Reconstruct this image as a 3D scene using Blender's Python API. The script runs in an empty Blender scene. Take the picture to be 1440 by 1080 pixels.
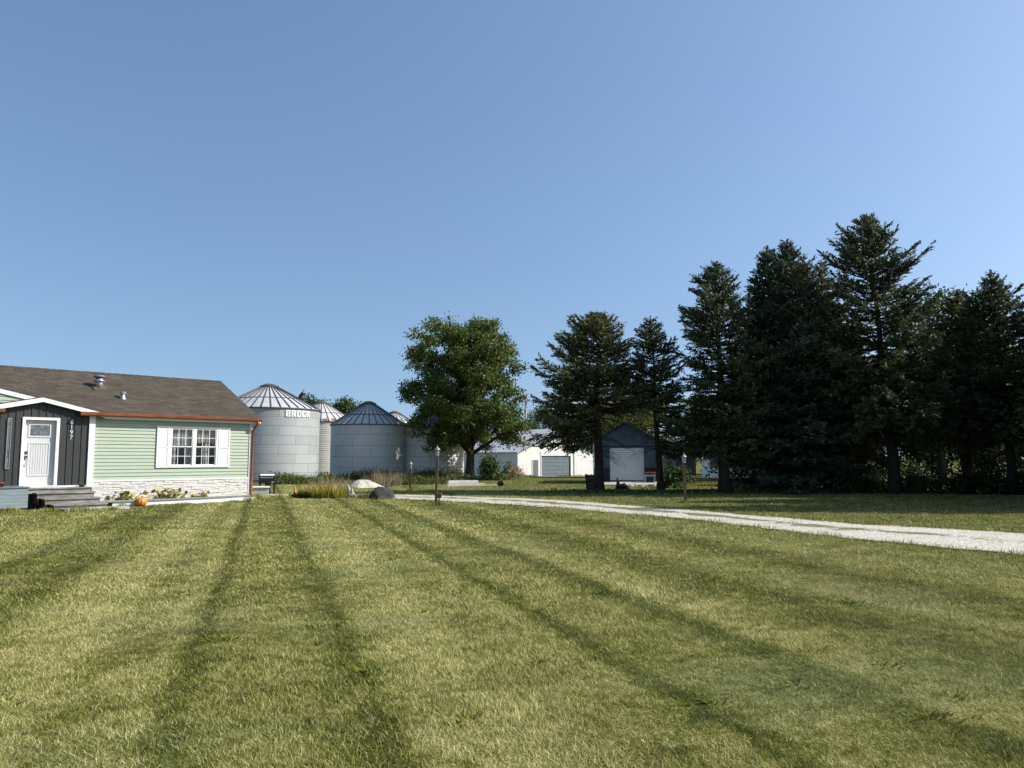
import bpy, math, random
import numpy as np
from mathutils import Vector, Matrix
R = math.radians
random.seed(7); RNG = np.random.default_rng(7)
scene = bpy.context.scene
col = scene.collection
S2 = math.sqrt(.5)

# ------------------------------------------------------------------ object helpers
def link(o, parent=None):
    col.objects.link(o)
    if parent is not None: o.parent = parent
    return o
def tag(o, label=None, cat=None, group=None, kind=None):
    if label: o['label'] = label
    if cat: o['category'] = cat
    if group: o['group'] = group
    if kind: o['kind'] = kind
    return o
def thing(name, label, cat, loc=(0, 0, 0), rz=0, group=None):
    o = bpy.data.objects.new(name, None); link(o)
    o.location = loc; o.rotation_euler = (0, 0, rz); o.empty_display_size = .2
    return tag(o, label, cat, group)

class MB:
    def __init__(s): s.v = []; s.f = []; s.uv = None
    def add(s, vs, fs):
        n = len(s.v); s.v += [tuple(p) for p in vs]; s.f += [tuple(i + n for i in f) for f in fs]; return s
    def box(s, x0, x1, y0, y1, z0, z1):
        vs = [(x, y, z) for z in (z0, z1) for y in (y0, y1) for x in (x0, x1)]
        return s.add(vs, [(0, 2, 3, 1), (4, 5, 7, 6), (0, 1, 5, 4), (2, 6, 7, 3), (0, 4, 6, 2), (1, 3, 7, 5)])
    def hexa(s, b, t):   # b,t : 4 points each, same winding (ccw from above)
        return s.add(list(b) + list(t), [(3, 2, 1, 0), (4, 5, 6, 7), (0, 1, 5, 4), (1, 2, 6, 5), (2, 3, 7, 6), (3, 0, 4, 7)])
    def prism(s, poly, y0, y1):   # polygon in x,z extruded along y
        n = len(poly)
        vs = [(x, y0, z) for x, z in poly] + [(x, y1, z) for x, z in poly]
        fs = [tuple(range(n)), tuple(range(2 * n - 1, n - 1, -1))]
        fs += [(i, i + n, (i + 1) % n + n, (i + 1) % n) for i in range(n)]
        return s.add(vs, fs)
    def prism_x(s, poly, x0, x1):  # polygon in y,z extruded along x
        n = len(poly)
        vs = [(x0, y, z) for y, z in poly] + [(x1, y, z) for y, z in poly]
        fs = [tuple(range(n - 1, -1, -1)), tuple(range(n, 2 * n))]
        fs += [(i, (i + 1) % n, (i + 1) % n + n, i + n) for i in range(n)]
        return s.add(vs, fs)
    def lathe(s, prof, seg=24, cx=0, cy=0, cap=True):
        vs = []; m = len(prof)
        for i in range(seg):
            a = 2 * math.pi * i / seg
            for r, z in prof: vs.append((cx + r * math.cos(a), cy + r * math.sin(a), z))
        fs = []
        for i in range(seg):
            j = (i + 1) % seg
            for k in range(m - 1): fs.append((i * m + k, j * m + k, j * m + k + 1, i * m + k + 1))
        if cap:
            fs.append(tuple(i * m + m - 1 for i in range(seg)))
            fs.append(tuple(i * m for i in reversed(range(seg))))
        return s.add(vs, fs)
    def tube(s, pts, rad, seg=6):
        pts = [Vector(p) for p in pts]; n = len(pts)
        if not hasattr(rad, '__len__'): rad = [rad] * n
        vs = []; ref = None
        for i, p in enumerate(pts):
            d = (pts[min(i + 1, n - 1)] - pts[max(i - 1, 0)]).normalized()
            if ref is None: ref = Vector((1, 0, 0)) if abs(d.x) < .8 else Vector((0, 1, 0))
            a = d.cross(ref).normalized(); b = d.cross(a); ref = b.cross(d) if False else ref
            for k in range(seg):
                t = 2 * math.pi * k / seg
                vs.append(p + (a * math.cos(t) + b * math.sin(t)) * rad[i])
        fs = []
        for i in range(n - 1):
            for k in range(seg):
                l = (k + 1) % seg
                fs.append((i * seg + k, i * seg + l, (i + 1) * seg + l, (i + 1) * seg + k))
        fs.append(tuple(range(seg - 1, -1, -1))); fs.append(tuple((n - 1) * seg + k for k in range(seg)))
        return s.add(vs, fs)
    def build(s, name, mat, parent=None, smooth=False, bevel=0):
        me = bpy.data.meshes.new(name); me.from_pydata(s.v, [], s.f); me.update()
        bm_fix(me)
        me.materials.append(mat)
        if smooth: me.polygons.foreach_set('use_smooth', [True] * len(me.polygons))
        o = bpy.data.objects.new(name, me); link(o, parent)
        if bevel:
            b = o.modifiers.new('bevel', 'BEVEL'); b.width = bevel; b.segments = 1; b.limit_method = 'ANGLE'
        return o
import bmesh
def bm_fix(me):
    b = bmesh.new(); b.from_mesh(me); bmesh.ops.recalc_face_normals(b, faces=b.faces); b.to_mesh(me); b.free()

def np_mesh(name, V, loops, sizes, mat, parent=None, rnd=None, smooth=False, mats=None):
    me = bpy.data.meshes.new(name)
    V = np.asarray(V, np.float32); loops = np.asarray(loops, np.int32); sizes = np.asarray(sizes, np.int32)
    me.vertices.add(len(V)); me.vertices.foreach_set('co', V.ravel())
    me.loops.add(len(loops)); me.loops.foreach_set('vertex_index', loops)
    me.polygons.add(len(sizes))
    st = np.zeros(len(sizes), np.int32); st[1:] = np.cumsum(sizes)[:-1]
    me.polygons.foreach_set('loop_start', st)
    me.update(calc_edges=True)
    me.materials.append(mat)
    if rnd is not None:
        a = me.attributes.new('rnd', 'FLOAT', 'FACE'); a.data.foreach_set('value', np.asarray(rnd, np.float32))
    if smooth: me.polygons.foreach_set('use_smooth', np.ones(len(sizes), bool))
    o = bpy.data.objects.new(name, me); link(o, parent)
    return o

# ------------------------------------------------------------------ material helpers
class NT:
    def __init__(s, name):
        s.m = bpy.data.materials.new(name); s.m.use_nodes = True
        s.t = s.m.node_tree; s.b = s.t.nodes['Principled BSDF']; s.out = s.t.nodes['Material Output']
    def n(s, typ, **k):
        nd = s.t.nodes.new(typ)
        for a, v in k.items():
            if hasattr(nd, a) and not a[0].isupper(): setattr(nd, a, v)
        return nd
    def l(s, a, b): s.t.links.new(a, b)
    def geo(s): return s.n('ShaderNodeNewGeometry').outputs['Position']
    def obj(s): return s.n('ShaderNodeTexCoord').outputs['Object']
    def mapping(s, v, sc=(1, 1, 1), rot=(0, 0, 0), loc=(0, 0, 0)):
        m = s.n('ShaderNodeMapping'); s.l(v, m.inputs[0]); m.inputs['Scale'].default_value = sc
        m.inputs['Rotation'].default_value = rot; m.inputs['Location'].default_value = loc
        return m.outputs[0]
    def noise(s, v, scale, detail=4, rough=.55, dist=0):
        n = s.n('ShaderNodeTexNoise'); s.l(v, n.inputs['Vector']); n.inputs['Scale'].default_value = scale
        n.inputs['Detail'].default_value = detail; n.inputs['Roughness'].default_value = rough
        n.inputs['Distortion'].default_value = dist
        return n.outputs['Fac']
    def ramp(s, f, stops, interp='LINEAR'):
        r = s.n('ShaderNodeValToRGB'); s.l(f, r.inputs[0]); cr = r.color_ramp; cr.interpolation = interp
        while len(cr.elements) < len(stops): cr.elements.new(.5)
        for e, (p, c) in zip(cr.elements, stops):
            e.position = p; e.color = c if hasattr(c, '__len__') and len(c) == 4 else ((*c, 1) if hasattr(c, '__len__') else (c, c, c, 1))
        return r.outputs[0]
    def mix(s, f, a, b, mode='MIX'):
        m = s.n('ShaderNodeMix'); m.data_type = 'RGBA'; m.blend_type = mode
        for i, v in ((0, f), (6, a), (7, b)):
            if hasattr(v, 'links') or hasattr(v, 'is_linked'): s.l(v, m.inputs[i])
            elif hasattr(v, '__len__'): m.inputs[i].default_value = (*v[:3], 1)
            else: m.inputs[i].default_value = v if i == 0 else (v, v, v, 1)
        return m.outputs[2]
    def math(s, op, a, b=0, clamp=False):
        m = s.n('ShaderNodeMath'); m.operation = op; m.use_clamp = clamp
        for i, v in ((0, a), (1, b)):
            if hasattr(v, 'is_linked'): s.l(v, m.inputs[i])
            else: m.inputs[i].default_value = v
        return m.outputs[0]
    def attr(s, name): 
        a = s.n('ShaderNodeAttribute'); a.attribute_name = name; return a.outputs['Fac']
    def bump(s, h, strength=.3, dist=.02):
        b = s.n('ShaderNodeBump'); s.l(h, b.inputs['Height']); b.inputs['Strength'].default_value = strength
        b.inputs['Distance'].default_value = dist; s.l(b.outputs[0], s.b.inputs['Normal']); return b
    def col(s, c):
        if hasattr(c, 'is_linked'): s.l(c, s.b.inputs['Base Color'])
        else: s.b.inputs['Base Color'].default_value = (*c[:3], 1)
    def set(s, rough=.6, metal=0, spec=None):
        s.b.inputs['Roughness'].default_value = rough; s.b.inputs['Metallic'].default_value = metal
        if spec is not None: s.b.inputs['Specular IOR Level'].default_value = spec
        return s.m

def paint(name, c, rough=.55, var=.12, scale=3.0, bump=0, metal=0, dirt=None):
    """painted / plain surface with slight wear"""
    t = NT(name); p = t.obj()
    f = t.noise(p, scale, 6, .65)
    c0 = tuple(x * (1 - var) for x in c); c1 = tuple(min(x * (1 + var * .6), .95) for x in c)
    k = t.ramp(f, [(.3, c0), (.7, c1)])
    if dirt:
        f2 = t.noise(t.mapping(p, (1, 1, .25)), scale * 2.3, 8, .7)
        k = t.mix(t.ramp(f2, [(.52, 0.0), (.72, .75)]), k, dirt)
    t.col(k)
    if bump: t.bump(t.noise(p, scale * 12, 4), bump, .01)
    return t.set(rough, metal)

def wood(name, c0, c1, axis=0, rough=.8):
    t = NT(name); p = t.obj()
    sc = [14, 14, 14]; sc[axis] = .9
    f = t.noise(t.mapping(p, tuple(sc)), 2.2, 6, .65, .4)
    f2 = t.noise(p, 1.7, 3)
    k = t.mix(t.ramp(f2, [(.35, 0.0), (.65, .6)]), t.ramp(f, [(.3, c0), (.68, c1)]), tuple(x * .7 for x in c0))
    t.col(k); t.bump(f, .4, .01)
    return t.set(rough)

M = {}
M['door_white'] = paint('door_paint', (.52, .53, .53), .45, .05, 2)
M['white'] = paint('white_paint', (.72, .72, .705), .45, .05, 2)
M['white_trim'] = paint('white_vinyl_trim', (.72, .72, .71), .4, .04, 4)
M['charcoal'] = paint('charcoal_board', (.022, .025, .0255), .6, .2, 2.5)
M['black_metal'] = paint('black_metal', (.012, .012, .013), .38, .2, 6)
M['dark_gap'] = paint('dark_interior', (.02, .02, .02), .8, .2, 3)
M['interior'] = paint('room_interior', (.34, .32, .29), .8, .2, 3)
M['gray_stone'] = paint('rough_concrete', (.42, .40, .37), .85, .22, 5, .4)
M['pumpkin'] = paint('pumpkin_skin', (.62, .21, .035), .5, .25, 9)
M['pumpkin_stem'] = paint('pumpkin_stem', (.16, .13, .06), .8, .2, 9)
M['orange'] = paint('orange_plastic', (.55, .12, .05), .5, .15, 5)
M['red'] = paint('red_paint', (.13, .012, .022), .5, .2, 4)
M['terracotta'] = paint('red_clay', (.30, .07, .05), .7, .2, 5)
M['pale_blue'] = paint('pale_blue_paint', (.32, .42, .48), .5, .15, 5)
M['gray_metal'] = paint('gray_metal', (.32, .33, .34), .4, .2, 5, 0, .5)
M['silver'] = paint('brushed_silver', (.75, .74, .72), .3, .1, 6, 0, .7)
M['soil'] = paint('bed_soil', (.10, .075, .05), .95, .35, 8, .8)
M['garage_blue'] = paint('slate_blue_siding', (.055, .10, .135), .6, .2, 2)
M['plinth'] = paint('tar_black_board', (.012, .012, .014), .7, .2, 3)
M['shed_white'] = paint('weathered_white_wall', (.74, .73, .70), .7, .08, 1.1, .15, dirt=(.50, .48, .44))
M['shed_side'] = M['shed_white']
M['door_gray'] = paint('dark_door_gray', (.14, .15, .17), .5, .15, 3)
M['bark_beam'] = wood('white_beam', (.55, .53, .5), (.82, .81, .79), 0, .6)
M['post_wood'] = wood('post_wood', (.13, .075, .045), (.27, .155, .09), 2)
M['pole_wood'] = wood('pole_wood', (.22, .2, .18), (.36, .33, .30), 2)
M['driftwood'] = wood('driftwood', (.33, .30, .25), (.62, .58, .50), 2)
M['dark_wood'] = wood('dark_wood', (.018, .016, .014), (.05, .043, .036), 2)
M['step_wood'] = wood('weathered_step_wood', (.10, .096, .092), (.43, .41, .38), 0)
M['far_white'] = paint('far_house_white', (.72, .73, .74), .7, .06, 2)
M['far_dark'] = paint('far_barn_dark', (.035, .035, .04), .8, .2, 2)

# blue grey horizontal deck boards
t = NT('blue_gray_boards'); p = t.obj()
f = t.noise(t.mapping(p, (1, 8, 14)), 2, 5, .6)
t.col(t.ramp(f, [(.3, (.14, .185, .20)), (.7, (.23, .285, .30))])); M['deck_blue'] = t.set(.6)

# siding
t = NT('mint_lap_siding'); p = t.obj()
f = t.noise(t.mapping(p, (.8, 1, 6)), 2.2, 5, .6)
f2 = t.noise(p, 40, 2, .5)
c = t.ramp(f, [(.3, (.285, .350, .268)), (.7, (.335, .400, .312))])
t.col(t.mix(.12, c, t.ramp(f2, [(.3, .35), (.7, .6)]), 'OVERLAY')); M['siding'] = t.set(.5)

# shingles (object coords: x along the eave, z up)
def shingle(name, dark, mid, light):
    t = NT(name); p = t.obj()
    sx = t.n('ShaderNodeSeparateXYZ'); t.l(p, sx.inputs[0])
    cx = t.n('ShaderNodeCombineXYZ'); t.l(sx.outputs[0], cx.inputs[0]); t.l(t.math('MULTIPLY', sx.outputs[2], 2.36), cx.inputs[1])
    b = t.n('ShaderNodeTexBrick'); t.l(cx.outputs[0], b.inputs['Vector'])
    b.inputs['Scale'].default_value = 1; b.inputs['Brick Width'].default_value = .31; b.inputs['Row Height'].default_value = .145
    b.inputs['Mortar Size'].default_value = .008; b.inputs['Color1'].default_value = (.1, .1, .1, 1); b.inputs['Color2'].default_value = (.9, .9, .9, 1)
    b.inputs['Mortar'].default_value = (0, 0, 0, 1); b.inputs['Bias'].default_value = 0
    n1 = t.noise(p, .5, 4); n2 = t.noise(t.mapping(p, (2.5, 2.5, 9)), 3, 5, .7); n3 = t.noise(p, 60, 2)
    k = t.mix(.45, b.outputs['Color'], n2); k = t.mix(.3, k, n3)
    c = t.ramp(k, [(.2, dark), (.5, mid), (.78, light)])
    c = t.mix(t.ramp(n1, [(.35, 0.0), (.65, .35)]), c, tuple(x * .75 for x in mid))
    t.col(c); t.bump(t.mix(.5, b.outputs['Color'], n3), .5, .02)
    return t.set(.9, 0, .2)
M['shingle'] = shingle('brown_shingles', (.036, .030, .023), (.070, .058, .044), (.112, .096, .076))
M['shingle_gray'] = shingle('old_gray_shingles', (.05, .05, .05), (.085, .083, .08), (.13, .125, .12))

# copper gutter
t = NT('rusty_copper_gutter'); p = t.obj()
f = t.noise(t.mapping(p, (1, 4, 4)), 3, 5, .7)
t.col(t.ramp(f, [(.3, (.19, .062, .034)), (.55, (.36, .125, .06)), (.75, (.50, .22, .11))])); M['copper'] = t.set(.38, .55)

# stone veneer
t = NT('white_ledgestone'); p = t.obj()
f = t.noise(p, 6, 5, .7); f2 = t.noise(t.mapping(p, (3, 3, 12)), 3, 5, .7)
t.col(t.mix(t.ramp(f, [(.4, 0.0), (.7, .6)]), t.ramp(f2, [(.3, (.50, .49, .46)), (.6, (.68, .665, .635))]), (.48, .45, .40)))
t.bump(f2, .8, .03); M['stone'] = t.set(.85)

# glass
t = NT('window_glass'); t.col((.02, .025, .03)); t.set(.03); t.b.inputs['Alpha'].default_value = .38; M['glass'] = t.m
t = NT('dark_glass'); p = t.obj(); t.col(t.ramp(t.noise(p, 14, 3), [(.35, (.05, .06, .065)), (.65, (.16, .18, .185))])); M['dark_glass'] = t.set(.12)
t = NT('lantern_glass'); t.col((.5, .52, .52)); t.set(.1); t.b.inputs['Alpha'].default_value = .55; M['lantern_glass'] = t.m
t = NT('lace_curtain'); p = t.obj(); t.col((.75, .75, .73)); f = t.noise(t.mapping(p, (14, 1, 1)), 1.5, 4); t.col(t.ramp(f, [(.35, (.42, .42, .40)), (.65, (.82, .82, .80))])); M['curtain'] = t.set(.9)

# galvanised bins : UV (arc, z)
def bin_wall(name, c0, c1, line, row, width, corr, rust=0., metal=.12, bmp=.5, rough=.6):
    t = NT(name); uv = t.n('ShaderNodeUVMap').outputs[0]; p = t.obj()
    b = t.n('ShaderNodeTexBrick'); t.l(uv, b.inputs['Vector']); b.inputs['Scale'].default_value = 1
    b.inputs['Brick Width'].default_value = width; b.inputs['Row Height'].default_value = row
    b.inputs['Mortar Size'].default_value = .015; b.inputs['Mortar Smooth'].default_value = .3
    b.inputs['Color1'].default_value = (*c0, 1); b.inputs['Color2'].default_value = (*c1, 1); b.inputs['Mortar'].default_value = (*line, 1)
    f = t.noise(t.mapping(p, (1, 1, .5)), 2.2, 7, .7); f2 = t.noise(t.mapping(p, (5, 5, .35)), 2, 5, .7)
    c = t.mix(t.ramp(f, [(.35, .0), (.7, .45)]), b.outputs['Color'], tuple(x * .72 for x in c0))
    c = t.mix(t.ramp(f2, [(.5, .0), (.75, .35)]), c, tuple(min(1, x * 1.25) for x in c1))
    if rust: c = t.mix(t.ramp(t.noise(p, 1.3, 6, .7), [(.55, 0.0), (.75, rust)]), c, (.22, .13, .08))
    t.col(c)
    s = t.n('ShaderNodeSeparateXYZ'); t.l(uv, s.inputs[0])
    w = t.math('SINE', t.math('MULTIPLY', s.outputs[1], 2 * math.pi / corr))
    t.bump(t.math('ADD', w, t.math('MULTIPLY', b.outputs['Fac'], 1.5)), bmp, .012)
    return t.set(rough, metal)
M['bin_light'] = bin_wall('galvanised_smooth', (.38, .405, .41), (.30, .325, .33), (.13, .14, .15), .60, 2.25, .105, 0, .1, .13, .62)
M['bin_gray'] = bin_wall('galvanised_corrugated', (.66, .66, .63), (.57, .57, .545), (.22, .22, .22), .82, 2.6, .14, 0, .05)
M['bin_old'] = bin_wall('galvanised_old', (.62, .60, .56), (.55, .53, .49), (.24, .22, .2), .82, 2.6, .2, .25)
def bin_roof(name, c, rust, metal=.2, rough=.5):
    t = NT(name); p = t.obj()
    f = t.noise(p, 2.0, 6, .65); k = t.ramp(f, [(.3, tuple(x * .8 for x in c)), (.7, c)])
    if rust:
        s = t.n('ShaderNodeSeparateXYZ'); t.l(p, s.inputs[0])
        # rust creeps up from the eave (object z is metres above the ground)
        low = t.n('ShaderNodeMapRange'); t.l(s.outputs[2], low.inputs[0]); low.inputs[1].default_value = rust[0]; low.inputs[2].default_value = rust[1]
        low.inputs[3].default_value = .42; low.inputs[4].default_value = -.25
        g = t.math('ADD', t.noise(p, 2.6, 6, .7), low.outputs[0])
        k = t.mix(t.ramp(g, [(.72, 0.0), (.86, 1.0)]), k, (.20, .085, .045))
    t.col(k); return t.set(rough, metal)
M['roof_light'] = bin_roof('galvanised_roof', (.50, .515, .525), None, .1, .6)
M['roof_rust'] = bin_roof('rusty_galvanised_roof', (.66, .65, .64), (5.1, 6.5), .2, .55)
M['roof_dull'] = bin_roof('dull_galvanised_roof', (.52, .52, .50), None, .0, .7)
M['rib_dark'] = paint('roof_rib_dark', (.075, .078, .082), .6, .2, 3, 0, .1)
M['cap_rust'] = paint('rusted_cap', (.14, .08, .055), .7, .3, 5)
M['shed_roof'] = None
t = NT('corrugated_shed_roof'); p = t.obj()
w = t.n('ShaderNodeTexWave'); t.l(p, w.inputs[0]); w.wave_type = 'BANDS'; w.bands_direction = 'Y'; w.inputs['Scale'].default_value = 1.0
f = t.noise(p, .8, 6, .7); t.col(t.mix(t.ramp(f, [(.45, 0.0), (.7, .4)]), (.52, .53, .535), (.36, .36, .365))); t.bump(w.outputs[0], .5, .03); M['shed_roof'] = t.set(.7, 0, .2)
t = NT('gray_sectional_door'); p = t.obj(); f = t.noise(p, 2.5, 5, .7)
t.col(t.ramp(f, [(.3, (.115, .14, .165)), (.7, (.17, .20, .23))])); M['shed_door'] = t.set(.5)
t = NT('boulder_rock'); p = t.obj()
f = t.noise(t.mapping(p, (3, 9, 2), (0, .6, .5)), 2.2, 7, .75); t.col(t.ramp(f, [(.35, (.012, .013, .014)), (.62, (.045, .046, .048)), (.76, (.16, .16, .16))])); t.bump(f, 1, .06); M['rock'] = t.set(.8)

def bark(name, c0, c1):
    t = NT(name); p = t.obj()
    f = t.noise(t.mapping(p, (6, 6, 1.4)), 2.5, 7, .7, .5); t.col(t.ramp(f, [(.32, c0), (.68, c1)])); t.bump(f, .9, .05)
    return t.set(.95, 0, .1)
M['bark'] = bark('gray_brown_bark', (.028, .022, .017), (.10, .082, .065))
M['bark_c'] = bark('conifer_bark', (.02, .015, .012), (.075, .055, .042))

def leafmat(name, stops, trans=.3, rough=.55, patch=None):
    t = NT(name); r = t.attr('rnd')
    c = t.ramp(r, stops)
    if patch:   # whole branches differ in hue
        g = t.geo(); c = t.mix(t.ramp(t.noise(g, patch[0], 3), [(.42, 0.0), (.62, patch[2])]), c, patch[1])
    t.col(c); t.set(rough, 0, .25)
    tr = t.n('ShaderNodeBsdfTranslucent'); t.l(c, tr.inputs[0])
    mx = t.n('ShaderNodeMixShader'); mx.inputs[0].default_value = trans
    t.l(t.b.outputs[0], mx.inputs[1]); t.l(tr.outputs[0], mx.inputs[2]); t.l(mx.outputs[0], t.out.inputs[0])
    return t.m
M['maple'] = leafmat('maple_leaf', [(0, (.044, .066, .013)), (.6, (.102, .140, .028)), (1, (.195, .232, .052))], .35, .5)
M['spruce'] = leafmat('spruce_needles', [(0, (.026, .040, .015)), (.6, (.066, .086, .034)), (1, (.160, .182, .088))], .22, .6)
M['spruce_blue'] = leafmat('blue_spruce_needles', [(0, (.026, .040, .018)), (.6, (.064, .086, .044)), (1, (.165, .195, .120))], .22, .6)
M['pine'] = leafmat('brown_green_needles', [(0, (.040, .042, .014)), (.6, (.095, .100, .034)), (1, (.190, .182, .070))], .22, .6)
M['bgleaf'] = leafmat('background_leaf', [(0, (.03, .05, .012)), (.6, (.06, .085, .02)), (1, (.12, .14, .04))], .35, .6)
M['yellowleaf'] = leafmat('yellowing_leaf', [(0, (.05, .065, .012)), (.5, (.13, .14, .025)), (1, (.25, .20, .045))], .35, .6)
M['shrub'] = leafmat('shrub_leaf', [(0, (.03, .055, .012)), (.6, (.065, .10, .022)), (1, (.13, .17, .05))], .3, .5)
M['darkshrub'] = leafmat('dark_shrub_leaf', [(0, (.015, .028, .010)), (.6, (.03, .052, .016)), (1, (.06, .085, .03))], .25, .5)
M['weedleaf'] = leafmat('weed_leaf', [(0, (.05, .07, .018)), (.5, (.115, .14, .036)), (.8, (.20, .19, .075)), (1, (.26, .20, .11))], .3, .6)
M['lily'] = leafmat('yellow_green_blade', [(0, (.09, .13, .025)), (.4, (.28, .30, .06)), (.7, (.58, .48, .11)), (1, (.58, .28, .08))], .3, .5)
M['plume'] = leafmat('tan_pink_plume', [(0, (.20, .15, .09)), (.6, (.34, .26, .16)), (1, (.46, .36, .23))], .25, .7)
M['squash'] = leafmat('squash_leaf', [(0, (.12, .12, .025)), (.5, (.32, .28, .07)), (1, (.55, .47, .18))], .3, .6)
M['twig'] = paint('dry_twig', (.20, .17, .13), .9, .25, 8)

# --------------------------------------------------- lawn colour (one network, used by ground and blades)
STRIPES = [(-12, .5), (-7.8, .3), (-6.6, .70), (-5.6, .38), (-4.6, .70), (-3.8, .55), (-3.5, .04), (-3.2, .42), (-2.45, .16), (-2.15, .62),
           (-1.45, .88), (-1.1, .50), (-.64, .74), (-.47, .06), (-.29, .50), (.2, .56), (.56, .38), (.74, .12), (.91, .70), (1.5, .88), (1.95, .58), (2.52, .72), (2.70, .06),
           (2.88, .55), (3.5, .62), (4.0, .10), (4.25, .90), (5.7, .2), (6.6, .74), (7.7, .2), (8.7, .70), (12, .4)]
def lawn_color(t):
    g = t.geo()
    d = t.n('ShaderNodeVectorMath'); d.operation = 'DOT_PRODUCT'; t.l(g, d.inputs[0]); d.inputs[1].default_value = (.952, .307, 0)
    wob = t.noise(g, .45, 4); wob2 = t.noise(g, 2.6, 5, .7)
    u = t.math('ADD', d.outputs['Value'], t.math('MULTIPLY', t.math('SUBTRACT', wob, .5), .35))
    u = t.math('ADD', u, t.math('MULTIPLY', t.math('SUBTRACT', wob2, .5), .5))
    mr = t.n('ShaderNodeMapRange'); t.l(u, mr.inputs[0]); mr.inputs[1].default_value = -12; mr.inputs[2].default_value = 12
    s = t.ramp(mr.outputs[0], [((a + 12) / 24, v) for a, v in STRIPES])  # mowing bands: how leaning blades catch light, put into the colour
    n1 = t.noise(g, .33, 5, .6); n2 = t.noise(g, 1.5, 6, .65); n3 = t.noise(g, 7, 5, .7)
    n4 = t.noise(t.mapping(g, (1, 1, 1), (0, 0, R(-17.9))), 30, 4, .75)
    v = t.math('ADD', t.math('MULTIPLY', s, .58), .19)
    for n_, k_ in ((n2, 1.15), (n3, 1.35), (n4, 1.0)): v = t.math('ADD', v, t.math('MULTIPLY', t.math('SUBTRACT', n_, .5), k_))
    c = t.ramp(v, [(.15, (.052, .066, .006)), (.40, (.130, .142, .022)), (.62, (.242, .240, .078)), (.90, (.395, .37, .165))])
    straw = t.ramp(n1, [(.52, 0.0), (.70, .42)])
    c = t.mix(straw, c, t.ramp(n3, [(.3, (.18, .155, .065)), (.7, (.34, .295, .16))]))
    blue = t.ramp(t.noise(t.mapping(g, loc=(31, 7, 0)), .5, 4), [(.5, 0.0), (.68, .45)])
    c = t.mix(blue, c, t.ramp(n3, [(.3, (.10, .135, .05)), (.7, (.22, .255, .115))]))
    green = t.ramp(t.noise(t.mapping(g, loc=(-13, 3, 0)), .9, 5, .7), [(.60, 0.0), (.72, .6)])
    c = t.mix(green, c, t.ramp(n3, [(.3, (.062, .10, .014)), (.7, (.135, .19, .036))]))
    return c, n2, n3
t = NT('mown_lawn'); c, n2, n3 = lawn_color(t)
t.col(t.mix(1, c, t.ramp(t.noise(t.geo(), 38, 4, .8), [(.38, (.36, .36, .28)), (.58, (.95, .95, .86))]), 'MULTIPLY')); t.bump(t.math('ADD', n3, t.noise(t.geo(), 45, 3, .7)), .9, .05); M['lawn'] = t.set(.95, 0, .1)  # dark specks paint the shade between blades into the ground colour
t = NT('grass_blade'); c, n2, n3 = lawn_color(t)
r = t.attr('rnd')
c = t.mix(t.ramp(r, [(.55, 0.0), (.97, .62)]), c, (.46, .43, .26))
c = t.mix(t.ramp(r, [(.0, .8), (.36, 0.0)]), c, (.062, .088, .010))
c = t.mix(1, c, (1.52, 1.47, 1.40), 'MULTIPLY')
t.col(c); t.set(.8, 0, .08)
tr = t.n('ShaderNodeBsdfTranslucent'); t.l(c, tr.inputs[0]); mx = t.n('ShaderNodeMixShader'); mx.inputs[0].default_value = .18
t.l(t.b.outputs[0], mx.inputs[1]); t.l(tr.outputs[0], mx.inputs[2]); t.l(mx.outputs[0], t.out.inputs[0]); M['blade'] = t.m
M['greenblade'] = leafmat('rough_grass', [(0, (.045, .065, .015)), (.5, (.10, .125, .035)), (1, (.24, .23, .10))], .3, .6)

# gravel
def gravelmat(name, grassy):
    t = NT(name); g = t.geo()
    v = t.n('ShaderNodeTexVoronoi'); t.l(g, v.inputs['Vector']); v.inputs['Scale'].default_value = 26
    n = t.noise(g, 1.4, 6, .7); n2 = t.noise(g, 16, 5, .7)
    c = t.ramp(v.outputs['Color'], [(.1, (.36, .34, .285)), (.5, (.53, .505, .44)), (.9, (.68, .655, .58))])
    c = t.mix(t.ramp(n, [(.5, 0.0), (.72, .55)]), c, (.32, .285, .23))
    c = t.mix(t.ramp(n2, [(.55, 0.0), (.75, .35)]), c, (.33, .31, .265))
    if grassy:
        a = t.attr('strip')
        m = t.math('ADD', a, t.math('MULTIPLY', t.math('SUBTRACT', t.noise(g, .6, 6, .75), .5), 3.2))
        c = t.mix(t.ramp(m, [(.48, 0.0), (.72, .92)]), c, t.ramp(n2, [(.3, (.09, .09, .035)), (.7, (.24, .21, .12))]))
        e = t.attr('edge')
        m2 = t.math('ADD', e, t.math('MULTIPLY', t.math('SUBTRACT', t.noise(g, 2.0, 6, .75), .5), 1.4))
        c = t.mix(t.ramp(m2, [(.66, 0.0), (.82, .95)]), c, t.ramp(n2, [(.3, (.10, .105, .035)), (.7, (.24, .22, .11))]))
    t.col(c); t.bump(t.math('ADD', v.outputs['Distance'], n2), .8, .03); return t.set(.95, 0, .15)
M['gravel'] = gravelmat('white_limestone_gravel', True)
M['gravel_pile'] = gravelmat('pale_gravel', False)

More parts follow.
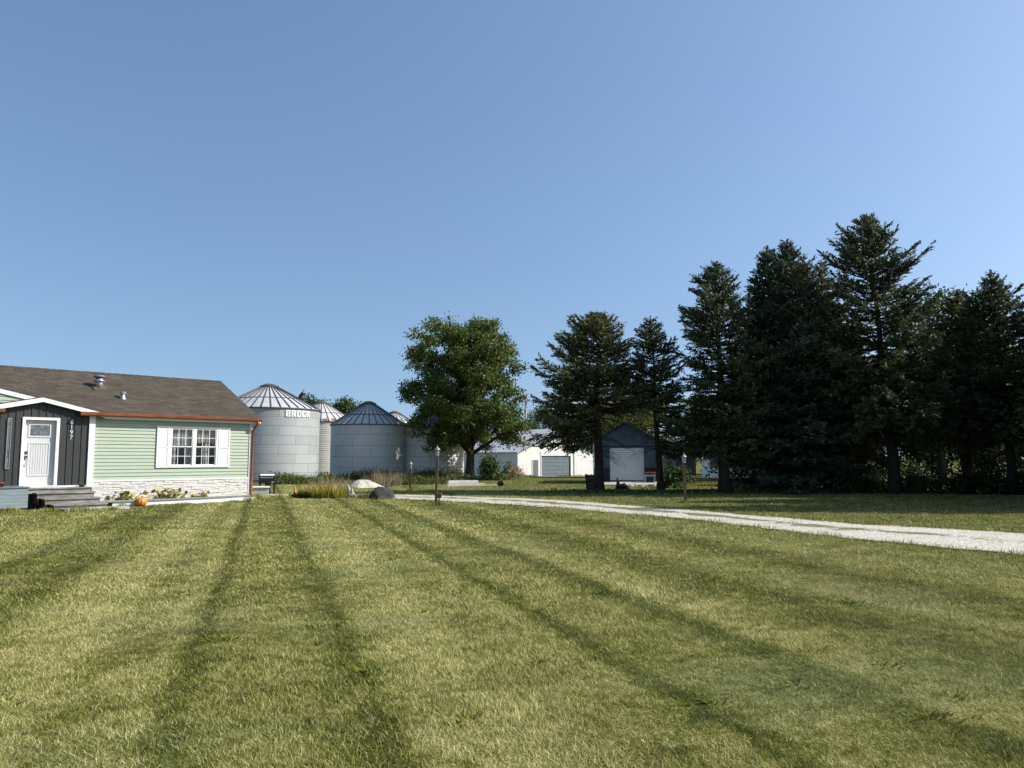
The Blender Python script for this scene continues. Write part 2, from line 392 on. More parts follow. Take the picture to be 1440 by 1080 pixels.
# ------------------------------------------------------------------ ground
def dip(Y):
    k = np.clip((np.asarray(Y, float) - 60) / 28, 0, 1); return -.72 * k * k * (3 - 2 * k)
def axis_vals(lo, hi):
    a = np.concatenate([np.linspace(lo, -60, 12, endpoint=False), np.linspace(-60, 100, 81), np.linspace(100, hi, 13)[1:]]); return a
gx = axis_vals(-1500, 1500); gy = np.concatenate([np.linspace(-300, -10, 6, endpoint=False), np.linspace(-10, 110, 61), np.linspace(110, 3000, 16)[1:]])
XX, YY = np.meshgrid(gx, gy)
ZZ = dip(YY) + .012 * np.sin(XX * .9 + YY * .37) * np.sin(YY * .8 - XX * .21) * (YY < 60)
nx, ny = len(gx), len(gy)
ii = np.arange(nx * ny).reshape(ny, nx)
q = np.stack([ii[:-1, :-1], ii[:-1, 1:], ii[1:, 1:], ii[1:, :-1]], -1).reshape(-1, 4)
o = np_mesh('lawn_ground', np.stack([XX, YY, ZZ], -1).reshape(-1, 3), q.ravel(), np.full(len(q), 4), M['lawn'], smooth=True)
tag(o, kind='structure')

# gravel drive
near = [(15.2, 3.0), (11.2, 8.6), (8.4, 12.75), (6.65, 15.25), (4.9, 19.4), (1.36, 24.73), (-2.04, 27.86), (-4.6, 29.75), (-7.5, 31.4), (-11, 32.6), (-15, 33.4)]
far = [(18.6, 5.5), (14.0, 11.6), (10.82, 16.46), (8.21, 18.72), (5.84, 22.82), (1.61, 29.24), (-2.34, 31.89), (-4.95, 33.3), (-8.0, 33.3), (-11.4, 33.9), (-15.2, 34.5)]
def resample(P, n):
    P = np.array(P); d = np.r_[0, np.cumsum(np.hypot(*np.diff(P, axis=0).T))]; u = np.linspace(0, d[-1], n)
    # smooth (catmull-like) via cubic through moving average
    Q = np.stack([np.interp(u, d, P[:, k]) for k in (0, 1)], -1)
    for _ in range(12): Q[1:-1] = .25 * Q[:-2] + .5 * Q[1:-1] + .25 * Q[2:]
    return Q
N = 420; A = resample(near, N); B = resample(far, N)
jit = lambda n, s: np.convolve(RNG.normal(0, s, n + 4), [.1, .2, .4, .2, .1], 'valid')
W = 15; V = []; strip = []; edge = []
ja = jit(N, .13); jb = jit(N, .15)
for i in range(N):
    d = B[i] - A[i]; L = np.hypot(*d); d = d / L
    a = A[i] + d * ja[i]; b = B[i] + d * jb[i]
    for k in range(W):
        f = k / (W - 1); p = a + (b - a) * f
        V.append((p[0], p[1], .016 + .02 * math.exp(-((f - .5) / .12) ** 2)))
        strip.append(math.exp(-((f - .52) / .16) ** 2) * min(1, max(.25, (i - 60) / 110)) * (1 if i < 330 else .5)); edge.append(max(0, 1 - min(f, 1 - f) * 9))
ii = np.arange(N * W).reshape(N, W)
q = np.stack([ii[:-1, :-1], ii[:-1, 1:], ii[1:, 1:], ii[1:, :-1]], -1).reshape(-1, 4)
o = np_mesh('gravel_driveway', V, q.ravel(), np.full(len(q), 4), M['gravel'], smooth=True)
for nm, d in (('strip', strip), ('edge', edge)):
    a = o.data.attributes.new(nm, 'FLOAT', 'POINT'); a.data.foreach_set('value', np.array(d, np.float32))
tag(o, kind='structure')
DRIVE = np.concatenate([A, B[::-1]])
def in_poly(x, y, P):
    c = np.zeros(len(x), bool); j = len(P) - 1
    for i in range(len(P)):
        xi, yi = P[i]; xj, yj = P[j]
        m = ((yi > y) != (yj > y)) & (x < (xj - xi) * (y - yi) / (yj - yi + 1e-12) + xi)
        c ^= m; j = i
    return c

# ------------------------------------------------------------------ grass blades
P0 = (-14.9, 24.0)
def house_uv(x, y):
    dx, dy = x - P0[0], y - P0[1]; return dx * S2 + dy * S2, dx * S2 - dy * S2
def blades(x, y, z, h, w, lean, az, seg2):
    n = len(x); face = RNG.uniform(0, 2 * np.pi, n)
    cx, cy = np.cos(face) * w * .5, np.sin(face) * w * .5
    lx, ly = np.cos(az) * lean * h, np.sin(az) * lean * h
    hz = h * np.sqrt(np.clip(1 - (lean * .75) ** 2, .15, 1))
    if seg2:
        V = np.empty((n, 5, 3)); 
        V[:, 0] = np.stack([x - cx, y - cy, z], -1); V[:, 1] = np.stack([x + cx, y + cy, z], -1)
        mx, my, mz = x + lx * .32, y + ly * .32, z + hz * .58
        V[:, 2] = np.stack([mx + cx * .7, my + cy * .7, mz], -1); V[:, 3] = np.stack([mx - cx * .7, my - cy * .7, mz], -1)
        V[:, 4] = np.stack([x + lx, y + ly, z + hz], -1)
        b = (np.arange(n) * 5)[:, None]
        loops = np.concatenate([b + [0, 1, 2, 3], b + [3, 2, 4]], 1).ravel(); sizes = np.tile([4, 3], n); k = 2
    else:
        V = np.empty((n, 3, 3)); V[:, 0] = np.stack([x - cx, y - cy, z], -1); V[:, 1] = np.stack([x + cx, y + cy, z], -1)
        V[:, 2] = np.stack([x + lx, y + ly, z + hz], -1); loops = np.arange(n * 3); sizes = np.full(n, 3); k = 1
    return V.reshape(-1, 3), loops, sizes, k
def stack_blades(parts):
    Vs, Ls, Ss, Rs, off = [], [], [], [], 0
    for V, l, s, r in parts:
        Vs.append(V); Ls.append(l + off); Ss.append(s); Rs.append(r); off += len(V)
    return np.concatenate(Vs), np.concatenate(Ls), np.concatenate(Ss), np.concatenate(Rs)
def frustum_pts(n, y0, y1, power):
    u = RNG.uniform(0, 1, n)
    # density per area falls as Y^-power ; width of the view grows as Y
    e = 2 - power
    Y = np.exp(np.log(y0) + u * np.log(y1 / y0)) if abs(e) < 1e-6 else (y0 ** e + u * (y1 ** e - y0 ** e)) ** (1 / e)
    X = RNG.uniform(-1, 1, n) * (.74 * Y + 2.6); return X, Y
parts = []
def lawn_batch(n, y0, y1, power, h0, h1, w, seg2, wgrow):
    X, Y = frustum_pts(n, y0, y1, power)
    u, v = house_uv(X, Y)
    ok = ~in_poly(X, Y, DRIVE) & ~((Y > 44.5) & (Y < 54) & (X > 4.5) & (X < 9.8)) & ~((v < .75) & (u < 7.3)) & ~((v < 2.0) & (u < 2.0))
    X, Y = X[ok], Y[ok]; n = len(X)
    s = X * .952 + Y * .307
    st = np.interp(s, [a for a, _ in STRIPES], [b for _, b in STRIPES])
    # bright stripes lie away from the viewer, dark ones lean towards him
    base = np.where(RNG.uniform(0, 1, n) < np.clip(st * 1.05, .1, .95), R(90 + 18), R(-90 + 18))
    az = base + RNG.normal(0, 1.25, n)
    clump = .75 + .5 * (np.sin(X * 3.1 + 2 * np.sin(Y * 1.7)) * np.sin(Y * 2.7 + 1.3 * np.sin(X * 2.3)) * .5 + .5)
    h = RNG.uniform(h0, h1, n) * clump
    ww = w * (1 + wgrow * np.clip(Y - 5, 0, None)) * RNG.uniform(.7, 1.3, n)
    V, l, sz, k = blades(X, Y, dip(Y) - .006, h, ww, RNG.uniform(.55, 1.22, n), az, seg2)
    parts.append((V, l, sz, np.repeat(RNG.uniform(0, 1, n), k)))
lawn_batch(520000, 3.2, 8.5, 1.0, .018, .052, .0033, True, .10)
lawn_batch(400000, 7.5, 17, 1.4, .025, .058, .0062, False, .09)
lawn_batch(200000, 15, 34, 1.2, .03, .06, .013, False, .045)
lawn_batch(300000, 32, 80, 1.1, .03, .065, .02, False, .02)
def fringe(line, n, spread, h0, h1, w, rr=(0, 1)):
    P = np.array(line); d = np.r_[0, np.cumsum(np.hypot(*np.diff(P, axis=0).T))]; u = RNG.uniform(0, d[-1], n)
    X = np.interp(u, d, P[:, 0]) + RNG.normal(0, spread, n); Y = np.interp(u, d, P[:, 1]) + RNG.normal(0, spread, n)
    h = RNG.uniform(h0, h1, n) * (.6 + .5 * np.sin(u * 5.1) * np.sin(u * 1.9) + .3)
    V, l, sz, k = blades(X, Y, np.full(n, -.006), np.abs(h), np.full(n, w), RNG.uniform(.1, .7, n), RNG.uniform(0, 6.28, n), True)
    parts.append((V, l, sz, np.repeat(RNG.uniform(rr[0], rr[1], n), k)))
def hp(u, v): return (P0[0] + (u + v) * S2, P0[1] + (u - v) * S2)
fringe([hp(2.1, .98), hp(4, .93), hp(6.9, .9), hp(7.5, .4), hp(7.8, -1)], 4200, .05, .03, .09, .011, (0, .75))
fringe([hp(6.6, .95), hp(7.3, .5), hp(7.6, -.5)], 900, .10, .12, .3, .014, (0, .7))
fringe([hp(-3, 1.35), hp(-.3, 1.4), hp(.2, 1.9), hp(1.8, 2.05), hp(2.3, 1.3)], 2600, .07, .06, .2, .012, (0, .75))
fringe([tuple(a) for a in A[::6]], 9000, .13, .04, .10, .012)
fringe([tuple(a) for a in B[::6]], 9000, .16, .04, .11, .016)
mid = (A + B) / 2
fringe([tuple(a) for a in mid[90:330:6]], 2600, .12, .03, .09, .013, (0, .8))
for px, py in ((-2.53, 25.82), (6.13, 27.42), (-4.89, 37.29), (-5.0, 29.7), (-9.0, 31.9)):
    n = 160; a = RNG.uniform(0, 6.28, n); rr = RNG.uniform(.05, .4 if px == -5.0 else .18, n) * (1.5 if px == -5.0 else 1)
    V, l, sz, k = blades(px + rr * np.cos(a), py + rr * np.sin(a), np.full(n, -.006), RNG.uniform(.06, .18, n), np.full(n, .012), RNG.uniform(.1, .6, n), a, True)
    parts.append((V, l, sz, np.repeat(RNG.uniform(0, .8, n), k)))
# broad-leaved weeds low in the turf
wp = [(2.47, 6.55), (2.85, 6.1), (2.6, 4.95), (-2.55, 6.95), (2.1, 7.3), (1.3, 5.2), (-1.1, 5.9), (.2, 6.2), (-.9, 8.2), (3.7, 8.6), (-3.3, 5.2), (1.0, 9.2), (-4.4, 9.8), (2.0, 5.6), (3.0, 5.35), (-1.7, 7.5), (-.3, 4.9)]
for wx, wy in wp:
    n = random.randint(26, 70); a = RNG.uniform(0, 6.28, n); rr = np.abs(RNG.normal(0, .085, n))
    V, l, sz, k = blades(wx + rr * np.cos(a) * 1.5, wy + rr * np.sin(a), np.full(n, 0.), RNG.uniform(.035, .075, n), RNG.uniform(.012, .022, n), RNG.uniform(.8, 1.2, n), a, True)
    parts.append((V, l, sz, np.repeat(RNG.uniform(0, .12, n), k)))
V, l, sz, rr = stack_blades(parts)
o = np_mesh('lawn_grass', V, l, sz, M['blade'], rnd=rr)
tag(o, 'mown lawn grass striped in light and dark bands', 'grass', kind='stuff')

# ------------------------------------------------------------------ foliage builders
def unit(v): return v / np.maximum(np.linalg.norm(v, axis=-1, keepdims=True), 1e-9)
def leaf_quads(C, D, Nn, L, Wd):
    """rhombus leaves: centre C, long axis D, normal-ish Nn, length L, width Wd"""
    side = unit(np.cross(D, Nn)); n = len(C); V = np.empty((n, 4, 3))
    L = np.asarray(L).reshape(-1, 1); Wd = np.asarray(Wd).reshape(-1, 1)
    V[:, 0] = C - D * L * .5; V[:, 1] = C + side * Wd * .5; V[:, 2] = C + D * L * .5; V[:, 3] = C - side * Wd * .5
    return V.reshape(-1, 3), np.arange(n * 4), np.full(n, 4)
def rand_dirs(n): return unit(RNG.normal(0, 1, (n, 3)))
def clump_leaves(centers, per, spread, leaf, up=.35, flat=.75):
    n = len(centers) * per
    base = np.repeat(np.asarray(centers), per, 0)
    off = RNG.normal(0, 1, (n, 3)) * np.asarray(spread)[..., None] if np.ndim(spread) else RNG.normal(0, 1, (n, 3)) * spread
    off[:, 2] *= flat
    D = rand_dirs(n); Nn = unit(rand_dirs(n) + np.array([0, 0, up]))
    L = leaf * RNG.uniform(.6, 1.35, n)
    V, l, s = leaf_quads(base + off, D, Nn, L, L * .72)
    tone = np.repeat(RNG.normal(0, .16, len(centers)), per)
    return V, l, s, np.clip(RNG.beta(2, 2.4, n) + tone, 0, 1)

def deciduous(name, label, X, Y, z0, profile, crown_base, leaf=.15, nclump=260, per=70, spread=.42, mat='maple', trunk_r=.28, group=None, lean=0, seed=1, limbs=16, cat='tree', fill=.5, lobes=0.22, squash=1.0, nl=0, lr=.8):
    global RNG
    RNG = np.random.default_rng(seed); rnd = random.Random(seed)
    t = thing(name, label, cat, (X, Y, z0), 0, group)
    zs = [p[0] for p in profile]; rs = [p[1] for p in profile]; top = zs[-1]
    ph = RNG.uniform(0, 6.28, 6)
    def rad(z, a):
        base = np.interp(z, zs, rs)
        return base * (1 + lobes * np.sin(2 * a + ph[0] + z * .5) * .5 + lobes * np.sin(5 * a + ph[1] - z * 1.3) * .6 + lobes * np.sin(z * 2.4 + ph[2] + 3 * a) * .5)
    # weighted height sampling by r^2
    zz = np.linspace(zs[0], top, 200); w = np.interp(zz, zs, rs) ** 1.6 + .05; w /= w.sum()
    z = RNG.choice(zz, nclump, p=w) + RNG.uniform(-.1, .1, nclump)
    a = RNG.uniform(0, 2 * np.pi, nclump); f = RNG.uniform(0, 1, nclump) ** fill
    r = rad(z, a) * f
    if nl > 100: r = r * np.where(RNG.uniform(0, 1, nclump) < .12, RNG.uniform(1.02, 1.18, nclump), 1)   # boughs that reach out of the outline
    C = np.stack([r * np.cos(a) + lean * z, r * np.sin(a) * squash, z], -1)
    if nl:   # big boughs first, then leaf clumps gathered round them, so the outline is lumpy and sky shows between
        keep = RNG.permutation(nclump)[:nl]; B = C[keep]; who = RNG.integers(0, len(B), nclump)
        C = B[who] + rand_dirs(nclump) * (lr * RNG.uniform(.35, 1.0, (nclump, 1)) ** .6) * [1, 1, .72]
        C[:, 2] = np.where(C[:, 2] < zs[0], zs[0] + RNG.uniform(-.2, .8, nclump), C[:, 2]).clip(None, top)
    V, l, s, rr = clump_leaves(C, per, spread, leaf)
    np_mesh('crown', V, l, s, M[mat], t, rnd=rr)
    m = MB()
    H = top * .86
    pts = [(lean * z * .6 + .12 * math.sin(z * .8 + seed), .1 * math.sin(z * .6 + 2 * seed), z) for z in np.linspace(-.1, H, 12)]
    rad_ = [max(.03, trunk_r * (1.35 if i == 0 else 1) * (1 - .93 * i / 11)) for i in range(12)]
    m.tube(pts, rad_, 10)
    order = sorted(range(nclump), key=lambda i: rnd.random())[:limbs]
    for i in order:
        c = C[i]; zb = max(crown_base * .75, min(H * .8, c[2] - .55 * math.hypot(c[0], c[1]) - .3))
        b = Vector((lean * zb * .6 + .12 * math.sin(zb * .8 + seed), .1 * math.sin(zb * .6 + 2 * seed), zb)); e = Vector(c)
        r0 = trunk_r * .5 * (1 - .6 * zb / top)
        midp = b.lerp(e, .5) + Vector((rnd.uniform(-.2, .2), rnd.uniform(-.2, .2), .12 * (e - b).length))
        m.tube([b, b.lerp(midp, .5) + Vector((0, 0, -.05)), midp, midp.lerp(e, .6), e], [r0, r0 * .8, r0 * .6, r0 * .35, .012], 6)
    m.build('trunk', M['bark'], t, True)
    return t

def conifer(name, label, X, Y, profile, seed, mat='spruce', trunk_r=.2, lean=(0, 0), bare=1.6, dz=.2, nb=6, droop=.25, upturn=.25, gap=.12, twig=.225, group=None, asym=(0, 0), dead=14, dense=1.5, cut=None, var=(.72, 1.12)):
    """profile: (height, branch length); branches in whorls, each with flat sprays of needle twigs"""
    global RNG
    RNG = np.random.default_rng(seed); rnd = random.Random(seed)
    t = thing(name, label, 'tree', (X, Y, 0), 0, group)
    zs = [p[0] * .965 for p in profile]; rs = [p[1] * 1.06 for p in profile]; top = zs[-1]
    axis = lambda z: np.array([lean[0] * z / top, lean[1] * z / top, 0])
    C = []; D = []; Nn = []; L = []; Wd = []; tone = []
    wood_ = MB()
    z = zs[0]; k = 0
    while z < top - .05:
        base_r = np.interp(z, zs, rs)
        n = nb if base_r > .8 else max(4, nb - 1)
        for i in range(n):
            if rnd.random() < gap: continue
            az = 2 * math.pi * (i + rnd.uniform(-.35, .35)) / n + k * 1.1
            if cut and cut(z, math.cos(az)): continue
            ln = base_r * rnd.uniform(*var) * (1 + asym[0] * math.cos(az) + asym[1] * math.sin(az)) * (1.25 if rnd.random() < .06 else 1)
            if ln < .1: continue
            tz = (z - zs[0]) / (top - zs[0])
            pitch = -droop * (1 - tz) + .55 * tz + rnd.uniform(-.12, .12)
            h = np.array([math.cos(az), math.sin(az), 0])
            b0 = axis(z) + np.array([0, 0, z + rnd.uniform(-.08, .08)])
            ns = 7
            S = np.linspace(0, 1, ns)
            path = b0 + np.outer(S * ln * math.cos(pitch), h) + np.outer(ln * (math.sin(pitch) * S - droop * .35 * S * (1 - S) + upturn * S ** 3 * .55), [0, 0, 1])
            r0 = .012 + .012 * ln
            wood_.tube([tuple(p) for p in path[::2]], [r0, r0 * .75, r0 * .5, .006], 4)
            # side twigs
            m = int(max(4, ln * 11 * dense))
            sp = RNG.uniform(.22 if ln > 1 else .05, 1.0, m) ** .8
            pos = np.stack([np.interp(sp, S, path[:, j]) for j in range(3)], -1)
            fwd = unit(path[-1] - path[0]); sd = np.array([-h[1], h[0], 0])
            sgn = RNG.choice([-1, 1], m)
            tl = np.clip(ln * .42 * (1.12 - sp) + .16, .14, .75) * RNG.uniform(.7, 1.2, m)
            td = unit(fwd * RNG.uniform(.5, 1.0, (m, 1)) + sd * sgn[:, None] * RNG.uniform(.35, 1.0, (m, 1)) + np.array([0, 0, 1]) * RNG.normal(-.22 * (1 - tz) + .12 * tz, .2, (m, 1)))
            cnt = np.maximum(2, (tl / .062).astype(int))
            rep = np.repeat(np.arange(m), cnt)
            fr = np.concatenate([np.linspace(.15, 1, c) for c in cnt])
            P = pos[rep] + td[rep] * (tl[rep] * fr)[:, None]
            nd = unit(td[rep] * .9 + RNG.normal(0, .62, (len(rep), 3)))
            C.append(P); D.append(nd); Nn.append(unit(RNG.normal(0, .7, (len(rep), 3)) + [0, 0, .6]))
            ll = twig * RNG.uniform(.55, 1.15, len(rep)); L.append(ll); Wd.append(ll * RNG.uniform(.22, .38, len(rep)))
            tone.append(np.full(len(rep), rnd.gauss(0, .13)) + .16 * fr * (sp[rep] > .6))
        z += dz * rnd.uniform(.75, 1.25) * (1 if base_r > .7 else .75); k += 1
    # leader
    q = axis(top) + np.array([0, 0, top]); n = 30
    C.append(q + np.stack([RNG.normal(0, .03, n), RNG.normal(0, .03, n), RNG.uniform(-.4, .18, n)], -1)); D.append(unit(RNG.normal(0, .5, (n, 3)) + [0, 0, .7])); Nn.append(rand_dirs(n)); L.append(np.full(n, .2)); Wd.append(np.full(n, .06)); tone.append(np.zeros(n))
    C = np.concatenate(C); D = np.concatenate(D); Nn = np.concatenate(Nn); L = np.concatenate(L); Wd = np.concatenate(Wd); tone = np.concatenate(tone)
    V, l, s = leaf_quads(C, D, Nn, L, Wd)
    np_mesh('needles', V, l, s, M[mat], t, rnd=np.clip(RNG.beta(2, 2.4, len(C)) + tone, 0, 1))
    m = wood_
    zz = np.linspace(-.1, top - .25, 14)
    m.tube([tuple(axis(max(z, 0)) + np.array([.04 * math.sin(z + seed), .04 * math.cos(z * 1.3), z])) for z in zz], [max(.015, trunk_r * (1.4 if i == 0 else 1.0) * (1 - .95 * i / 13)) for i in range(14)], 9)
    for i in range(dead):   # bare dead branches under the crown
        z = rnd.uniform(bare, zs[0] + 1.2); az = rnd.uniform(0, 6.28); ln = rnd.uniform(.6, 2.0)
        b = axis(z) + np.array([0, 0, z]); h = np.array([math.cos(az), math.sin(az), 0])
        pts = [b + h * ln * f + np.array([0, 0, -.35 * ln * f * f + rnd.uniform(-.03, .03)]) for f in (0, .35, .7, 1)]
        m.tube([tuple(p) for p in pts], [.022, .016, .01, .004], 4)
        for j in range(3):
            f = rnd.uniform(.4, 1); p = pts[0] + (pts[3] - pts[0]) * f
            d = h * .3 + np.array([rnd.uniform(-.3, .3), rnd.uniform(-.3, .3), rnd.uniform(-.35, .05)])
            m.tube([tuple(p), tuple(p + d)], [.008, .003], 3)
    m.build('trunk', M['bark_c'], t, True)
    return t

def shrub(name, label, X, Y, z0, rx, ry, h, mat='shrub', n=40, per=40, leaf=.11, spread=.13, seed=3, group=None, cat='shrub', stems=7):
    global RNG
    RNG = np.random.default_rng(seed); rnd = random.Random(seed)
    t = thing(name, label, cat, (X, Y, z0), 0, group)
    d = rand_dirs(n) * (RNG.uniform(.2, 1, (n, 1)) ** .5); d[:, 2] = np.abs(d[:, 2])
    C = d * [rx, ry, h * .86] * (1 + .22 * RNG.normal(0, 1, (n, 1)).clip(-1.2, 1.2)) + [0, 0, h * .10]
    C[:, 2] = np.clip(C[:, 2], .08, None)
    V, l, s, rr = clump_leaves(C, per, spread, leaf)
    V[:, 2] = np.maximum(V[:, 2], .005)
    np_mesh('foliage', V, l, s, M[mat], t, rnd=rr)
    m = MB()
    for i in range(stems):
        c = C[rnd.randrange(n)]; m.tube([(rnd.uniform(-.06, .06), rnd.uniform(-.06, .06), -.03), tuple(c * [.4, .4, .5]), tuple(c)], [.022, .014, .005], 5)
    m.build('stems', M['bark'], t)
    return t

# ------------------------------------------------------------------ HOUSE   local: x along the front wall, -y towards the lawn
H = thing('house', 'mint green house with brown shingle roof, charcoal entry and copper coloured gutter', 'house', (P0[0], P0[1], 0), R(45))
UL, UR = -9.0, 7.12
# lap siding with a real window opening
WX0, WX1, WZ0, WZ1 = 4.13, 5.87, 1.24, 2.68
ma, mb = MB(), MB(); z = .85
while z < 2.995:
    z1 = min(z + .118, 3.0)
    for a, b in ((1.71, UR - .05), (UL, -1.45)):
        spans = [(a, b)]
        if z1 > WZ0 + .02 and z < WZ1 - .02 and a > 0: spans = [(a, WX0 + .02), (WX1 - .02, b)]
        m = ma if a > 0 else mb
        for x0, x1 in spans:
            m.add([(x0, -.027, z), (x1, -.027, z), (x1, -.004, z1), (x0, -.004, z1)], [(0, 1, 2, 3)])
            m.add([(x0, 0, z + .004), (x1, 0, z + .004), (x1, -.027, z), (x0, -.027, z)], [(0, 1, 2, 3)])
    z += .118
ma.build('front_siding', M['siding'], H); mb.build('front_siding', M['siding'], H)
# body walls behind the siding
m = MB()
m.box(UL, -.36, .004, .12, 0.0, 3.02); m.box(.70, WX0 + .02, .004, .12, 0.0, 3.02); m.box(-.36, .70, .004, .12, 2.80, 3.02); m.box(-.36, .70, .004, .12, 0, .66); m.box(WX1 - .02, UR - .02, .004, .12, 0.0, 3.02)
m.box(WX0 + .02, WX1 - .02, .004, .12, 0, WZ0 + .03); m.box(WX0 + .02, WX1 - .02, .004, .12, WZ1 - .03, 3.02)
W2 = 6.8
m.box(UL, UR - .02, W2 - .12, W2, 0, 3.02)
gab = [(.13, 0), (W2 - .13, 0), (W2 - .13, 3.0), (W2 / 2 - .05, 4.55), (.13, 3.0)]
m.prism_x(gab, UR - .14, UR - .02); m.prism_x(gab, UL, UL + .12)
o = m.build('wall', M['siding'], H)
m = MB(); m.box(WX0 - 1.2, WX1 + 1.0, .122, 2.4, .9, .92); m.box(WX0 - 1.2, WX1 + 1.0, 2.4, 2.42, .9, 3); m.box(WX0 - 1.2, WX0 - 1.18, .122, 2.4, .92, 3); m.box(WX1 + .98, WX1 + 1.0, .122, 2.4, .92, 3); m.box(WX0 - 1.18, WX1 + .98, .122, 2.4, 2.98, 3.0)
m.build('room', M['interior'], H)
# stone skirt
rnd = random.Random(4); m = MB(); z = .10
while z < .79:
    hh = min(rnd.choice([.032, .042, .052, .06]), .80 - z); x = 1.72
    while x < UR - .07:
        ln = rnd.uniform(.10, .34); x1 = min(x + ln, UR - .06); dpt = rnd.uniform(.0, .024); tl = rnd.uniform(-.012, .012)
        m.hexa([(x + .003, -.03 - dpt, z + tl * .3), (x1 - .003, -.03 - dpt * .7, z), (x1 - .003, .003, z), (x + .003, .003, z)],
               [(x + .003, -.022 - dpt * .8, z + hh - .004), (x1 - .003, -.022 - dpt, z + hh - .004 + tl * .3), (x1 - .003, .003, z + hh - .004), (x + .003, .003, z + hh - .004)])
        x = x1
    z += hh
m.box(1.72, UR - .06, -.018, .003, .0, .80)
m.build('stone_skirt', M['stone'], H)
m = MB(); m.box(1.72, UR - .05, -.05, -.002, .802, .85); m.box(UR - .05, UR + .06, -.045, .1, .08, 2.96)
m.build('corner_trim', M['white_trim'], H)
m = MB(); m.box(1.535, 1.712, -.115, .0, .62, 2.95); m.build('corner_board', M['white'], H)
m = MB(); m.box(-1.42, 1.535, -.10, -.002, .64, .71); m.build('sill_trim', M['white'], H)
m = MB(); m.box(-8.9, 1.70, -.035, .0, .0, .635); m.build('skirt_board', M['charcoal'], H)
# charcoal entry wall
DX0, DX1, DZ0, DZ1 = -.26, .60, .72, 2.76
m = MB()
for a, b, c, d in ((-1.42, DX0 - .09, .71, 3.0), (DX1 + .09, 1.535, .71, 3.0), (DX0 - .09, DX1 + .09, DZ1 + .08, 3.0)): m.box(a, b, -.06, -.002, c, d)
m.prism([(-1.55, 3.0), (1.85, 3.0), (1.85, 3.03), (.15, 3.42), (-1.55, 3.03)], -.06, -.005)
x = -1.32
while x < 1.5:
    zt = 3.38 - .23 * abs(x - .15); zb = .71
    if DX0 - .14 < x < DX1 + .14: zb = DZ1 + .09
    m.box(x - .018, x + .018, -.083, -.058, zb, zt - .04); x += .205
m.build('entry_wall', M['charcoal'], H)
# door
D = bpy.data.objects.new('front_door', None); link(D, H)
m = MB()
m.box(DX0 - .085, DX0, -.10, .03, DZ0 - .02, DZ1 + .08); m.box(DX1, DX1 + .085, -.10, .03, DZ0 - .02, DZ1 + .08)
m.box(DX0, DX1, -.10, .03, DZ1, DZ1 + .08); m.box(DX0, DX1, -.11, .03, DZ0 - .03, DZ0)
m.build('door_frame', M['white'], D)
yb = .04
m = MB(); m.box(DX0, DX1, yb, yb + .05, DZ0, DZ1)
# frame of the glass, panel and bead-board
gx0, gx1, gz0, gz1 = -.10, .44, 2.27, 2.60
for a, b, c, d in ((gx0 - .05, gx1 + .05, gz1, gz1 + .05), (gx0 - .05, gx1 + .05, gz0 - .05, gz0), (gx0 - .05, gx0, gz0, gz1), (gx1, gx1 + .05, gz0, gz1)): m.box(a, b, yb - .022, yb, c, d)
for a, b, c, d in ((-.13, .47, 2.02, 2.06), (-.13, .47, 1.02, 1.06), (-.13, -.09, 1.06, 2.02), (.43, .47, 1.06, 2.02)): m.box(a, b, yb - .016, yb, c, d)
for i in range(7): m.box(-.05 + i * .066, -.05 + i * .066 + .048, yb - .008, yb, 1.08, 2.0)
m.build('door_slab', M['door_white'], D)
m = MB(); m.box(gx0, gx1, yb - .008, yb, gz0, gz1)
o = m.build('door_glass', M['dark_glass'], D)
m = MB()
for a, b, c, d in ((.0, .36, 2.34, 2.345), (.0, .36, 2.52, 2.525), (.0, .005, 2.345, 2.52), (.355, .36, 2.345, 2.52)): m.box(a, b, yb - .013, yb - .008, c, d)
m.build('glass_came', M['gray_metal'], D)
m = MB(); m.box(-.215, -.155, yb - .03, yb, 1.70, 1.78); m.build('deadbolt', M['black_metal'], D)
m = MB(); m.box(-.22, -.15, yb - .025, yb, 1.53, 1.64); m.build('lock_plate', M['black_metal'], D)
m = MB(); m.tube([(-.185, yb - .02, 1.58), (-.185, yb - .07, 1.56), (-.185, yb - .075, 1.42), (-.185, yb - .02, 1.34)], [.014, .015, .015, .014], 8); m.box(-.205, -.165, yb - .02, yb, 1.31, 1.37)
m.build('door_handle', M['silver'], D)
# sidelight frame
F_ = bpy.data.objects.new('sidelight', None); link(F_, H)
m = MB()
for a, b, c, d in ((-.74, -.725, 1.25, 2.79), (-.645, -.63, 1.25, 2.79), (-.725, -.645, 2.765, 2.79), (-.725, -.645, 1.25, 1.275)): m.box(a, b, -.105, -.06, c, d)
m.build('frame', M['gray_metal'], F_)
m = MB(); m.box(-.725, -.645, -.088, -.06, 1.275, 2.765); m.build('pane', M['dark_glass'], F_)

# text helper: returns a mesh
def text_mesh(txt, size, ext, bold=0):
    cu = bpy.data.curves.new('txt', 'FONT'); cu.body = txt; cu.size = size; cu.extrude = ext; cu.offset = bold; cu.align_x = 'CENTER'
    ob = bpy.data.objects.new('txt', cu); col.objects.link(ob)
    dg = bpy.context.evaluated_depsgraph_get(); dg.update()
    me = bpy.data.meshes.new_from_object(ob.evaluated_get(dg)); bpy.data.objects.remove(ob); return me
for i, ch in enumerate('6197'):
    me = text_mesh(ch, .185, .008, .003); me.materials.clear(); me.materials.append(M['silver'])
    o = bpy.data.objects.new('house_number', me); link(o, H); o.location = (1.02, -.095, 2.66 - i * .163); o.rotation_euler = (R(90), 0, 0)
    o['label'] = 'silver digit %s on the charcoal entry wall' % ch

